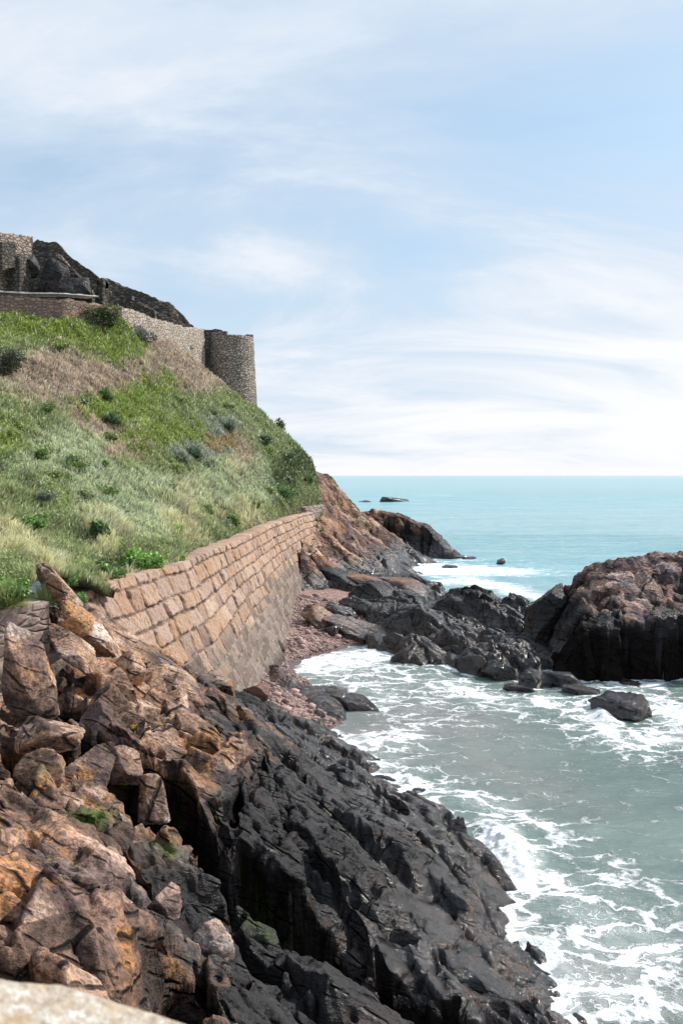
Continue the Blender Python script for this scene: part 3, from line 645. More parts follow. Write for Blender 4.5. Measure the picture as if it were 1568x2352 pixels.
# smooth dark slab that dominates the middle
# ------------------------------------------------------------------ reef across the cove
REEF = cpts([
 ('w',2.5,56,.1),('w',11,37.8,-.5),('w',3.8,60,.6),('w',3.6,68,.7),('w',6,74,.8),('w',8,76,.2),
 ('y',960,1450,54),('y',1040,1440,54),('y',1000,1400,59),('y',1100,1400,59),('y',1110,1345,63),('y',1050,1365,65),('y',1180,1385,60),('y',1150,1440,54),('y',1200,1480,50),('y',1240,1540,45),
 (1000,1500,.2),(1100,1515,.3),(1180,1560,.3),(1240,1600,.2),(1310,1600,.1),(1150,1480,1.3),(1220,1520,1.2),(1200,1460,1.7),(970,1470,1.1),(1050,1450,1.3),(880,1490,-.7),(930,1540,-.9),(1050,1560,-.9),(1150,1600,-.9),(1230,1640,-.9),(830,1520,-.6),(860,1480,-.3),('y',1210,1420,56),('y',1290,1440,52),('y',1280,1500,47.5),('y',1310,1560,43.5),
 ('w',3,50,-.6),('w',6,46,-.9),('w',9,40,-.9),('w',2,56,-.2),('w',10,66,-.5),('w',13,62,-.5),('w',8,79,-1),('w',13,38,-1),('w',14,42,.1),('w',16,60,-1),('w',13.5,50,1.6),('w',14,56,1)])
reeff = Rbf(REEF, .02)
RF = Field(np.arange(1.5, 15.5, .05), np.concatenate([np.arange(37, 56, .06), np.arange(56, 79, .09)]), reeff)
RF.B = blur(RF.B, 6); RF.Z = RF.B-.4
st3 = R(-52)
RF.stamp(90, (1.3, 3.4), (2.0, 4.), st3, .22, .30, (1.5, 4.), (-.42, .12), .08, .4, 71, cap=.55, zmin=-.25)
RF.stamp(170, (.5, 1.4), (1.8, 4.), st3, .25, .34, (1.5, 4), (-.35, .1), .12, .5, 72, cap=1.2, zmin=-.1)
RF.stamp(800, (.18, .5), (1.2, 3), st3, .4, .3, (1.2, 3.5), (-.1, .05), .2, .7, 73, zmin=-.1)
RF.settle(2.5, .45)
RF.crack(.45, st3, 2.6, .35, .05, 75); RF.crack(.9, st3+.2, 2.2, .18, .07, 74); RF.crack(1.8, st3+.3, 2, .07, .12, 76)
RF.Z += fbm(RF.X*1.4, RF.Y*1.4, 77, 4)*.06
M_reeff = rock_mat('reef_field_rock', (3.4, 5.4), has_blk=True, scale=.8, wetcol=.62, bright=1.1, lichen=0, glint=.8)
o = RF.build('reef', M_reeff, RF.Z > -.8, .06, kind=None, kk=3.5, arc=.5, msc=.8)
tag(o, 'black jagged reef of tilted slabs running across the cove', 'reef')
rock('peaked_rock', 1250, 1425, 49.0, (1.15,1.0,2.0), 81, M_reef, 'dark peaked rock just left of the big lichened outcrop', 'rock', (0,14,20), planes=12, sharp=.22)
# ------------------------------------------------------------------ big outcrop on the right
BIG = cpts([
 ('y',1330,1400,48),('y',1345,1345,48),('y',1378,1295,49),('y',1420,1285,49.5),('y',1480,1290,50),('y',1568,1275,50.5),('y',1650,1270,50.5),('y',1800,1300,51),
 ('y',1400,1380,46),('y',1480,1400,45.5),('y',1568,1420,45),('y',1700,1420,45),('y',1420,1330,47.5),('y',1500,1340,47.5),('y',1568,1340,47.5),('y',1370,1400,46.5),
 ('w',10.6,44.3,2.2),('w',12.5,43.5,2.7),('w',14.6,43.4,2.9),('w',17,43.2,2.9),('w',20,43,2.9),('w',24,42.7,2.5),('w',12.5,41,2.2),('w',20,41,2.4),('w',11.6,48,3.6),('w',11.2,51,3.),('w',12,54,.2),('w',14,55.5,.8),('w',18,57,1),('w',24,57,1),('w',15,59,-1),('w',22,60,-1),('w',11,56,-1),
 ('w',22,48,6.2),('w',24,50,5),('w',14.2,52.4,4.2),('w',18,53,4.5)])
bigf = Rbf(BIG, .01)
BG = Field(np.arange(9.2, 24, .055), np.arange(40.8, 60, .055), bigf)
BG.Z = BG.B = blur(BG.B, 2)
BG.Z = BG.Z.copy()
BG.stamp(50, (.9, 2.4), (1.3, 2.6), R(-40), .3, .22, (2, 5.), (-.05, .05), .14, .9, 91)
BG.stamp(330, (.4, 1.1), (1.2, 2.6), R(-40), .4, .24, (1.4, 4), (0, .05), .16, .85, 92)
BG.stamp(450, (.15, .42), (1., 2.6), R(-40), .5, .26, (1.2, 3.5), (0, 0), .22, .85, 93)
BG.settle(2.2, .9)
_, _, r_ = voro(BG.X*.8, BG.Z*.9, 98); _, _, r2_ = voro(BG.X*2.1, BG.Z*2., 99)
yf = 43.3-.06*(BG.X-12)+(r_-.5)*.7+(r2_-.5)*.25
BG.Z = np.minimum(BG.Z, -1+(BG.Y-yf+.3)*7)
_, _, r_ = voro(BG.Y*.8, BG.Z*.7, 101)
BG.Z = np.minimum(BG.Z, -1+(BG.X-10.1+(r_-.5)*.9)*1.62)
BG.crack(.55, R(-35), 2.4, .18, .1, 94); BG.crack(1.6, R(50), 2, .09, .12, 96)
BG.Z += fbm(BG.X*1.2, BG.Y*1.2, 97, 4)*.08
BG_shade = .93*(1-sstep(1.8, 3.2, BG.Z+fbm(BG.X*.6, BG.Y*.6, 120, 3)*.5))*(BG.Y < 46)  # shade of the camera-facing front painted near-black
M_big = rock_mat('outcrop_rock', (3.1, 4.2), has_blk=True, scale=.75, lichen=.4, orange=.05, bright=(1.3, 1.38, 1.6), wetcol=.6)  # raised dark band also paints shade onto the left flank
o = BG.build('lichened_outcrop', M_big, BG.Z > -.98, .10, kind=None, kk=3.5, msc=1.1, extra={'painted_shade': BG_shade})
tag(o, 'big rock outcrop at the right edge with pink lichened top and black shaded face', 'outcrop')
# ------------------------------------------------------------------ other rocks
rock('wave_washed_rock', 1440, 1632, 37.2, (1.25,1.5,.85), 101, M_reef, 'low black seaweed covered rock alone in the foam before the big outcrop', 'rock', (0,12,-25), planes=16, rough=.05, z=.05)
rock('reef_rock', 1290, 1565, 42.0, (1.3,1.0,.6), 102, M_reef, 'low wet rock where the reef tail meets the dark outcrop', 'rock', (0,5,-30), z=.05, rough=.05)
rock('reef_rock', 1235, 1562, 42.2, (1.2,.8,.62), 104, M_reef, 'slanting wet slab at the lower right end of the reef', 'rock', (0,16,-40), z=.1, rough=.04)
rock('reef_rock', 1155, 1545, 44.0, (1.1,.8,.6), 105, M_reef, 'black slab sloping into the foam at the near side of the reef', 'rock', (0,16,-35), z=.1, rough=.04)
rock('reef_rock', 1340, 1590, 40.2, (.9,.8,.35), 106, M_reef, 'flat wet rock awash between reef and the lone seaweed covered rock', 'rock', (0,5,-35), z=.02, rough=.05)
rock('reef_rock', 1185, 1590, 41.0, (.7,.5,.3), 103, M_reef, 'small wet rock at the near tip of the reef', 'rock', (0,5,-30), z=.05, rough=.05)
FP = cpts([('y',846,1163,111),('y',862,1166,111),('y',885,1180,111),('y',905,1176,111),('y',930,1186,111),('y',960,1196,111),('y',985,1206,111),('y',1005,1224,111),('y',1025,1248,111),('y',1042,1270,110),
 ('y',870,1200,107.5),('y',900,1200,107.5),('y',940,1205,107.5),('y',980,1222,107.5),('y',1010,1245,107.5),('w',6,114,4),('w',10,114.5,2.5),('w',3,111,5.),('w',1.5,111,3),('w',14.5,114,-.5),('w',15.5,110,-1),('w',16,106,-1),('w',6,118,-.5),('w',12,118,-1)])
FPt = Field(np.arange(1.8, 16.5, .11), np.arange(104.5, 118, .11), Rbf(FP, .01)); FPt.Z = FPt.B = blur(FPt.B, 1); FPt.Z = FPt.Z.copy()
FPt.stamp(60, (1.2, 3.), (1.4, 3), R(-35), .3, .22, (2, 5), (-.1, .05), .12, .8, 201); FPt.stamp(260, (.4, 1.2), (1.2, 3), R(-35), .4, .3, (1.5, 4), (0, 0), .2, .8, 202)
FPt.settle(1.6, .9); _, _, r_ = voro(FPt.X*.45, FPt.Z*.4, 203); _, _, r2_ = voro(FPt.X*1.2, FPt.Z*1.2, 204)
FPt.Z = np.minimum(FPt.Z, -1+(FPt.Y-106.6+.10*(FPt.X-9)+(r_-.5)*2.+(r2_-.5)*.5)*3.4)
M_pt = rock_mat('far_point_rock', (3.0, 5.2), has_blk=True, scale=.5, lichen=.9, wetcol=.8)
tag(FPt.build('far_point', M_pt, FPt.Z > -.98, .15, kind=None, kk=2., arc=.8, msc=3.), 'jagged rocky point with black face and orange top out beyond the headland', 'rock')
rock('point_rock', 880, 1278, 100, (5.5,2.5,1.6), 117, M_reef, 'long dark grey slab sloping into the surf in front of the far point', 'rock', (0,16,-8), 'rocks of the far point', planes=12)
rock('point_rock', 1050, 1279, 107, (1.5,1.,.5), 118, M_reef, 'low wet rock just off the far point', 'rock', (0,0,0), 'rocks of the far point', z=0)
rock('point_rock', 1075, 1281, 106, (1.0,.8,.35), 119, M_reef, 'outermost low rock off the far point', 'rock', (0,0,0), 'rocks of the far point', z=0)
rock('surf_rock', 1148, 1294, 100, (.5,.5,.45), 120, M_reef, 'tiny black rock poking out of the white surf', 'rock', z=.1)
rock('surf_rock', 1030, 1303, 96, (.9,.6,.25), 121, M_reef, 'low rock awash between far point and reef', 'rock', z=.05)
rock('sea_stack', 897, 1152, 340, (6.,5.,2.6), 122, M_reef, 'small dark islet on the open sea beyond the point', 'islet', (0,6,0), z=-.4)
rock('sea_stack', 838, 1153, 335, (3.4,3.,.9), 123, M_reef, 'very low rock awash left of the islet', 'islet', z=-.2)
# wet rocks standing at the water's edge, lower right
for (px, py, z, sz, lab, sd) in [(1055,1925,.15,(.3,.25,.5),'upright wet rock with breaking spray beside it',151),(1075,1985,.1,(.45,.4,.45),'brown wet rock washed by the breaking wave',152),
   (1010,1955,.4,(.5,.4,.4),'glistening dark rock behind the spray',153),(1110,2010,0,(.3,.25,.2),'little purple rock awash under the spray',154),(1085,2110,.1,(.35,.3,.3),'purple wet knob near the foam edge',155)]:
    p = PZ(px, py, z+.1); V, Fc = poly_rock(sz, sd, 5, 14, .05, .2); o = mesh_np('wet_rock', V, Fc, M_purp); o.location = p; tag(o, lab, 'rock', 'wet rocks at the foam edge')
# ------------------------------------------------------------------ beaches
m = NT('pebble_ground'); pos = m.n('NewGeometry').outputs['Position']
vv = m.voro(pos, 9); f = m.n('SeparateColor', {0: vv.outputs['Color']}).outputs[0]
c = m.ramp(f, [(0, (.10,.055,.045)), (.4, (.22,.12,.10)), (.75, (.32,.19,.16)), (1, (.42,.3,.26))])
zz = m.n('SeparateXYZ', {0: pos}).outputs[2]
c = m.mix(m.ss(zz, .0, .35, .75, 0), c, (.07, .035, .03))
m.bsdf(Base_Color=c, Roughness=m.ss(zz, .0, .35, .25, .8), Normal=m.bump(vv.outputs['Distance'], .1, -1.))
M_peb = m.m
bx, by = np.meshgrid(np.arange(-6, 4.5, .1), np.arange(32, 72, .14))
bpts = Rbf(cpts([(600,1600,1.0),(640,1640,.55),(700,1620,.42),(770,1665,.03),(700,1560,.2),(660,1500,.35),(700,1470,.55),(690,1420,.9),(740,1400,1.0),(800,1400,.9),(860,1420,.5),(780,1480,.1),(650,1520,.1),(720,1500,.05),(640,1545,.4),
   ('w',-7,33,1.4),('w',-1,30,.5),('w',1.5,33,-.8),('w',2,40,-1.2),('w',0,43,-.9),('w',3,50,-.6),('w',4,60,.3),('w',3,72,1),('w',-3,72,1.2),('w',-5,45,.8)]), .01)
bz = bpts(bx, by)+fbm(bx*.8, by*.8, 5, 3)*.05
mesh_np('pebble_beach', np.stack([bx, by, bz], -1).reshape(-1, 3), grid_faces(*bz.shape, keep=(bz > -.8)), M_peb, kind='structure')
CO = [(742,1428,57.5,(1.0,.9,.75),'pale boulder on the upper pebble beach',M_pale,130),
 (772,1412,60,(.9,.8,.6),'dark rounded boulder behind the pale one',M_bould,131),
 (815,1455,54.5,(2.1,1.5,.75),'large purple slab at the edge of the surf',M_purp,132),
 (770,1450,55.5,(.5,.5,.5),'dark boulder wedged against the purple slab',M_bould,133),
 (880,1440,56,(1.2,.9,.5),'purple wet rock between beach and reef',M_purp,134),
 (840,1402,63,(1.3,1.,.7),'dark broken rock at the back of the upper beach',M_reef,135),
 (880,1385,66,(1.6,1.2,.9),'black stepped rock right of the upper beach',M_reef,136),
 (915,1408,60,(1.5,1.2,.8),'grey purple block at the root of the reef',M_purp,137),
 (930,1360,72,(1.8,1.4,.7),'purplish low rock near the back foam',M_purp,138),
 (800,1345,76,(2.6,1.4,.6),'long dark slab beyond the sea wall end',M_reef,139),
 (860,1345,78,(3.0,1.4,.7),'long grey slab stretching towards the back foam',M_purp,140),
 (645,1555,40.2,(.5,.45,.4),'red rock at the corner of the sea wall',M_red,141),
 (665,1578,38.4,(.75,.6,.45),'lumpy red rock above the lower pebble beach',M_red,142),
 (625,1540,41.3,(.3,.3,.3),'small red stone against the wall foot',M_red,143),
 (760,1605,36.2,(1.15,.9,.55),'black topped red rock at the edge of the cove water',M_red,144),
 (825,1625,35.0,(1.1,.6,.42),'low dark rock reaching from the red rock into the foam',M_reef,145),
 (765,1635,34.6,(.9,.6,.3),'low red wet rock in the wash',M_red,146),
 (590,1600,36.,(.6,.5,.4),'salmon coloured rock by the wall base',M_red,147)]
def beachY(px, py):
    t = np.linspace(33, 85, 800); r = ray(px, py); X = r[0]*t/r[1]; Zr = H+r[2]*t/r[1]
    k = np.where(np.maximum(bpts(X, t), 0.) >= Zr)[0]; return float(t[k[0]]) if len(k) else 60.
for (px, py, Y, sz, lab, mt, sd) in CO:
    Y = beachY(px, py+sz[2]*14)+sz[1]*.4; sz = tuple(v*1.2 for v in sz)
    rock('cove_rock', px, py, Y, sz, sd, mt, lab, 'rock', (0,14,-35), 'rocks around the cove beach', planes=12, rough=.04)
rs = np.random.RandomState(5); D1, F1 = ico(1); VV = []; FF = []; CC = []
nb = 0
while nb < 9000:
    x, y = rs.uniform(-5, 3.5), rs.uniform(32.5, 64)
    z = float(bpts(np.array([x]), np.array([y]))[0])
    if z < .06: nb += .3; continue
    s = rs.uniform(.03, .085)*(rs.uniform(1.5, 3.2) if rs.rand() < .05 else 1); VV.append(D1*np.array([s*rs.uniform(.8, 1.4), s, s*.7])+np.array([x, y, z+s*.3])); FF.append(F1+len(D1)*(len(FF))); CC.append(np.tile(np.array([[.30,.205,.18]])*rs.uniform(.45, 1.6), (len(D1), 1))); nb += 1
m = NT('pebble'); m.bsdf(Base_Color=m.attr('col', True), Roughness=.7)
tag(mesh_np('pebbles', np.concatenate(VV), np.concatenate(FF), m.m, attrs={'col': np.concatenate(CC)}), 'reddish pebbles covering the two small beaches', 'pebbles', kind='stuff')
# ------------------------------------------------------------------ sea wall of granite blocks
wy = np.concatenate([np.arange(26.4, 45, .045), np.arange(45, 70, .075), np.arange(70, 93, .12)])
wt = np.linspace(0, 1, 170)
WY, WT = np.meshgrid(wy, wt)
zt = 6.5+fbm(WY*.35, WY*0, 15, 2)*.05; zz_ = zt-WT*7.0
S = WY.copy(); fs = np.interp(WY, [28, 45, 92], [1.55, 1.15, 1.15])
Sx = np.cumsum(np.gradient(wy)/np.interp(wy, [28, 45, 92], [1.5, 1.15, 1.15]))[None, :]+WT*0
T = WT*7.4/fs+fbm(WY*.12, WT*2, 16, 2)*.07
rs = np.random.RandomState(3); ce = np.cumsum(np.concatenate([[-.3], rs.uniform(.40, .62, 22)]))
ci = np.clip(np.searchsorted(ce, T)-1, 0, 20)
h = np.zeros_like(T); rid = np.zeros_like(T); ed = np.zeros_like(T); tiltv = np.zeros_like(T)
for c_ in np.unique(ci):
    mk = ci == c_; be = np.cumsum(np.concatenate([[-1.], rs.uniform(.36, 1.0, 140)*np.where(rs.rand(140) < .15, 1.6, 1)])); ss_ = Sx[mk]+fbm(T[mk]*1.5, Sx[mk]*.4, 17, 2)*.10
    bi = np.clip(np.searchsorted(be, ss_)-1, 0, 138); r1 = rs.rand(140); r2 = rs.randn(140); r3 = rs.randn(140)
    e = np.minimum(np.minimum(ss_-be[bi], be[bi+1]-ss_), np.minimum(T[mk]-ce[c_], ce[c_+1]-T[mk]))
    ed[mk] = e; rid[mk] = r1[bi]; tiltv[mk] = r2[bi]*.03+r3[bi]*.12*(T[mk]-(ce[c_]+ce[c_+1])/2)+(r1[bi]-.5)*.1*(ss_-(be[bi]+be[bi+1])/2)
ed = ed+fbm(WY*3, zz_*3, 18, 3)*.035-.005
low = 1-sstep(2.1, 4.1, zz_+(rid-.5)*1.3+fbm(WY*.4, zz_*.8, 19, 3)*.6-np.interp(WY, [30, 45, 60, 92], [0, .2, .5, .6]))
jd = .075*(1-low)+.03*low
prof = sstep(.0, .055, ed)
h = prof*jd+tiltv*prof*(1-.6*low)+fbm(WY*2.2, zz_*2.2, 20, 4)*.035+np.abs(fbm(WY*5, zz_*1.2, 24, 3))*.045*(1-low*.6)
XX = xface(WY, zz_)
h = h-(np.abs(WY-47.6) < .35)*((zz_ < 1.1) & (zz_ > .2))*.6          # drain opening near the foot
V = np.stack([XX+h, WY-h*.25, zz_], -1)
# top lip going inward
lip = np.stack([XX[0]-.9+fbm(wy*.8, wy*0, 21, 3)*.15, wy, zt[0]-.02+fbm(wy*2, wy*0, 22, 3)*.03], -1)[None]; lip2 = np.stack([XX[0]-.45, wy, zt[0]+.02+fbm(wy*3, wy*0+4, 23, 3)*.03], -1)[None]
V = np.concatenate([lip, lip2, V], 0)
def ext(a, v=None): return np.concatenate([a[:1] if v is None else np.full_like(a[:1], v)]*2+[a], 0)
m = NT('granite_blocks'); pos = m.n('NewGeometry').outputs['Position']; rid_ = m.attr('rid'); low_ = m.attr('low'); jt = m.attr('joint')
n1 = m.noise(pos, 1.1, 5, .6); n2 = m.noise(m.n('Mapping', {'Vector': pos, 'Rotation': (R(20), 0, 0), 'Scale': (3, 3, 1.2)}).outputs[0], 3.5, 6, .65); n3 = m.noise(pos, 20, 4, .6)
f = m.math('ADD', m.math('MULTIPLY', rid_, .55), m.math('MULTIPLY', n2, .5))
up = m.ramp(f, [(.1, (.24,.15,.11)), (.3, (.42,.28,.215)), (.5, (.55,.39,.305)), (.68, (.47,.275,.165)), (.85, (.64,.49,.39))])
up = m.mix(m.ss(n1, .56, .7, 0, .55), up, (.45,.22,.07))
lo = m.ramp(f, [(.1, (.12,.088,.07)), (.4, (.22,.165,.135)), (.7, (.30,.24,.20)), (.9, (.28,.20,.18))])
c = m.mix(low_, up, lo)
jc = m.mix(low_, (.05,.03,.022), (.42,.37,.32))
jc = m.mix(m.ss(m.noise(pos, 1.7, 3), .45, .6), jc, m.mix(low_, (.16,.10,.08), (.13,.1,.08)))
c = m.mix(m.math('MULTIPLY', jt, .9), c, jc)
c = m.mix(m.ss(n3, .4, .62, .35, 0), c, (.06,.04,.03))
c = m.mix(m.ss(m.n('SeparateXYZ', {0: pos}).outputs[2], .3, 1.1, .75, 0), c, (.03,.026,.024))
m.bsdf(Base_Color=c, Roughness=.85, Specular_IOR_Level=.25, Normal=m.bump(m.math('ADD', n2, m.math('MULTIPLY', n3, .3)), .09, .9))
jv = 1-sstep(.008, .04, ed)
wall = mesh_np('sea_wall', V.reshape(-1, 3), grid_faces(V.shape[0], V.shape[1]), m.m, attrs={'rid': ext(rid).ravel(), 'low': ext(low).ravel(), 'joint': ext(jv, 0).ravel()})
tag(wall, 'long sloping sea wall of pink granite blocks with grey lower courses', 'wall')
# pale rubble parapet at the far end of the sea wall
M_pink = stone_mat('pink_rubble', [(.30,.21,.17), (.42,.32,.26), (.52,.42,.35), (.36,.27,.22)], (2., 2., 3.4), (.16,.12,.1), .07)
M_ret = stone_mat('sunlit_rubble', [(.34,.26,.20), (.50,.41,.33), (.62,.53,.44), (.46,.36,.28), (.58,.49,.41)], (2.2, 2.2, 3.4), (.28,.23,.19), .07, .1, varn=.1)  # paler tones carry the sun on wall sides and tops that catch it
M_shade = stone_mat('reddish_rubble', [(.24,.13,.095), (.36,.22,.16), (.44,.3,.23), (.17,.11,.085)], (2.2, 2.2, 4.), (.25,.2,.16), .07, .1)  # darker reddish tones carry the shade of the wall's camera-facing side
M_dark = stone_mat('dark_rubble', [(.045,.039,.035), (.10,.084,.074), (.22,.19,.16), (.07,.06,.052)], (1.9, 1.9, 3.2), (.09,.08,.07), .07, .2)  # very dark tones with the shade of camera-facing walls put into them
M_tow = stone_mat('tower_rubble', [(.26,.21,.16), (.46,.38,.31), (.60,.51,.43), (.36,.28,.23)], (2.6, 2.6, 4.6), (.14,.12,.10), .07, .14, varn=.3, stain=(.10,.09,.08))
M_cop = NT('pale_coping'); pz = M_cop.n('NewGeometry').outputs['Position']
M_cop.bsdf(Base_Color=M_cop.ramp(M_cop.noise(pz, 2., 5, .7), [(.3, (.3,.28,.25)), (.6, (.6,.57,.52))]), Roughness=.9, Normal=M_cop.bump(M_cop.noise(pz, 6), .05)); M_cop = M_cop.m
def panel(name, P, tops, bots, mat, thick, parent=None, step=.35, rough=.06, seed=0, holes=None, inward=None, topmat=None):
    """rubble wall along a ground polyline P [(x,y)], top/bottom heights along it; closed solid with irregular faces and ragged top"""
    P = np.array(P, float); L = np.concatenate([[0], np.cumsum(np.hypot(*np.diff(P, axis=0).T))]); n = max(4, int(L[-1]/step)); u = np.linspace(0, L[-1], n)
    x = np.interp(u, L, P[:, 0]); y = np.interp(u, L, P[:, 1]); t = np.interp(u, np.linspace(0, L[-1], len(tops)) if not isinstance(tops[0], tuple) else [a*L[-1] for a, b in tops], tops if not isinstance(tops[0], tuple) else [b for a, b in tops])
    b = np.interp(u, np.linspace(0, L[-1], len(bots)), bots)
    t = t+(np.floor((fbm(u*.9, u*0+seed, seed, 3))*4)/4)*rough*2.2+fbm(u*2, u*0, seed+3, 2)*rough
    tx = np.gradient(x); ty = np.gradient(y); l = np.hypot(tx, ty); nx, ny = ty/l, -tx/l
    if inward: nx, ny = -nx, -ny
    nz = max(3, int((t-b).max()/step)); w = np.linspace(0, 1, nz)[:, None]
    zf = b[None]+(t-b)[None]*w
    dsp = fbm(x[None]*1.3+zf*.3, y[None]*1.3+zf*1.3, seed+5, 3)*rough*1.2
    front = np.stack([x[None]+nx*dsp, y[None]+ny*dsp, zf], -1); back = np.stack([x[None]-nx*thick+0*w, y[None]-ny*thick+0*w, zf], -1)
    V = np.concatenate([front, back[::-1]], 0); Fq = grid_faces(V.shape[0], V.shape[1])
    m2, n2_ = V.shape[0], V.shape[1]; caps = []
    for c0 in (0, n2_-1):
        for k in range(nz-1):
            caps.append((k*n2_+c0, (k+1)*n2_+c0, (m2-2-k)*n2_+c0, (m2-1-k)*n2_+c0))
    V = V.reshape(-1, 3); Fq = np.concatenate([Fq, np.array(caps)])
    if holes:
        cen = V[Fq].mean(1); kp = np.ones(len(Fq), bool)
        for (x0, x1, z0, z1) in holes: kp &= ~((cen[:, 0] > x0) & (cen[:, 0] < x1) & (cen[:, 2] > z0) & (cen[:, 2] < z1))
        Fq = Fq[kp]
    return mesh_np(name, V, Fq, mat, smooth=False) if parent is None else rel(mesh_np(name, V, Fq, mat, smooth=False), parent)
def q(px, py, Y): p = PY(px, py, Y); return p[0], p[1], p[2]
a = q(700,1180,83); b = q(738,1172,88.5)
o = panel('parapet', [(a[0]+.1, a[1]), (b[0]+.35, b[1]), (b[0]-1.2, b[1]+3)], [7.0, 7.1, 7.1], [4.6, 4.9, 6], M_pink, .7, seed=3, rough=.05, step=.2, inward=False)
tag(o, 'pale rubble parapet closing the far end of the sea wall', 'wall')
# small masonry wall and concrete block at left
M_brick = stone_mat('squared_masonry', [(.30,.2,.17), (.46,.33,.26), (.36,.24,.22), (.56,.44,.36)], (1.9, 1.9, 4.4), (.5,.43,.36), .06, .05, varn=.1)
rt = empty('masonry_wall', PY(60,1560,19.5), 'small squared masonry wall with concrete footing under the grass at left', 'wall')
panel('masonry', [(-9.2, 16.9), (-6.6, 19.95)], [7.05, 7.15], [4.8, 5.0], M_brick, .8, rt, step=.09, rough=.03, seed=8)
M_conc = NT('concrete'); pz = M_conc.n('NewGeometry').outputs['Position']
M_conc.bsdf(Base_Color=M_conc.ramp(M_conc.noise(pz, 1.5, 6, .7), [(.3, (.16,.12,.09)), (.6, (.34,.27,.21))]), Roughness=.9, Normal=M_conc.bump(M_conc.noise(pz, 9, 5), .04)); M_conc = M_conc.m
panel('concrete_footing', [(-8.9, 16.6), (-5.95, 19.75)], [5.95, 6.0], [4.6, 4.6], M_conc, .8, rt, step=.12, rough=.015, seed=9)
# ------------------------------------------------------------------ fort walls
A0 = q(-140,668,66); A1 = q(150,688,70); A2 = q(280,702,74.5)
rt = empty('retaining_wall', (A2[0], A2[1], A2[2]-3), 'lower fort wall with a shaded reddish face and a sunlit rubble face', 'fort wall')
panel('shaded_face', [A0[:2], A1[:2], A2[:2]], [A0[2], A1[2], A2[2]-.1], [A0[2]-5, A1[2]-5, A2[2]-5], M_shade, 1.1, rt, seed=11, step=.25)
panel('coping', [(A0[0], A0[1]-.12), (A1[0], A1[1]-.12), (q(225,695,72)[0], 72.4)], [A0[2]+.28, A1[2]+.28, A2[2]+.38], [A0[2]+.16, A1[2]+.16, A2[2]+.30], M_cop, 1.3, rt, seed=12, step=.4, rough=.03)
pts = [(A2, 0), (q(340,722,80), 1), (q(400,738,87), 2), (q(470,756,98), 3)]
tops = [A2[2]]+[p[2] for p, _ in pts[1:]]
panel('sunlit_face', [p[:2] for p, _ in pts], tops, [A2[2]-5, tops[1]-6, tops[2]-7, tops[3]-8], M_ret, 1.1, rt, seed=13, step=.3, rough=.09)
# tower
def tower():
    cx, cy = q(532,850,100.5)[:2]; zt_, zb = q(532,768,98)[2], 14.5
    root = empty('round_tower', (cx, cy, zb), 'round rubble tower standing on the shoulder of the hill', 'tower')
    rt_, rb_ = 2.42, 2.95
    nth, nz = 150, 60; th = np.linspace(0, 2*np.pi, nth+1); w = np.linspace(0, 1, nz)
    TH, W = np.meshgrid(th, w); Zz = zb+(zt_-zb)*W; rr = rb_+(rt_-rb_)*W+fbm(TH*3.1, Zz*1.5, 31, 3)*.035
    f1, e, _r = voro(TH*7.0, Zz*2.6, 44); rr += sstep(0, .25, e)*.06
    rr[:, -1] = rr[:, 0]
    V = np.stack([rr*np.cos(TH), rr*np.sin(TH), Zz-zb], -1)
    inner = np.stack([(rt_-.55)*np.cos(th), (rt_-.55)*np.sin(th), 0*th+zt_-zb], -1)[None]; inn2 = inner.copy(); inn2[..., 2] -= 1.2
    V = np.concatenate([V, inner, inn2, inn2*np.array([0, 0, 1])], 0)
    mesh_np('tower_wall', V.reshape(-1, 3), grid_faces(V.shape[0], V.shape[1]), M_tow, root)
    def seg(a0, a1, h0, h1, ro, ri, nm, mt):
        t = np.linspace(a0, a1, 14); ztp = zt_-zb
        prof = []
        for k, a in enumerate(t):
            hh = h0+(h1-h0)*k/13+fbm(np.array([a*5.]), np.array([1.]), 3, 2)[0]*.04
            c_, s_ = math.cos(a), math.sin(a)
            prof += [(ro*c_, ro*s_, ztp-.02), (ro*c_, ro*s_, ztp+hh), (ri*c_, ri*s_, ztp+hh), (ri*c_, ri*s_, ztp-.02)]
        Fc = []
        for k in range(13):
            for j in range(4): Fc.append((k*4+j, k*4+(j+1) % 4, (k+1)*4+(j+1) % 4, (k+1)*4+j))
        Fc += [(0, 1, 2, 3), (52, 55, 54, 53)]
        mesh_np(nm, np.array(prof), np.array(Fc), mt, root, smooth=False)
    seg(R(-40), R(40), .10, .62, rt_+.03, rt_-.45, 'parapet', M_dark)
    seg(R(150), R(265), .55, .35, rt_+.05, rt_-.5, 'parapet', M_tow)
    return cx, cy, zt_
tcx, tcy, tzt = tower()
p0 = q(462,757,99); p1 = q(505,757,99.5)
o = panel('link_wall', [p0[:2], (p1[0]+.3, p1[1])], [p0[2]+.02, p1[2]+.02], [p0[2]-8, p0[2]-8], M_dark, 1., seed=14, step=.3)  # shaded face painted by using the dark rubble
tag(o, 'short wall joining the round tower to the sunlit wall', 'fort wall')
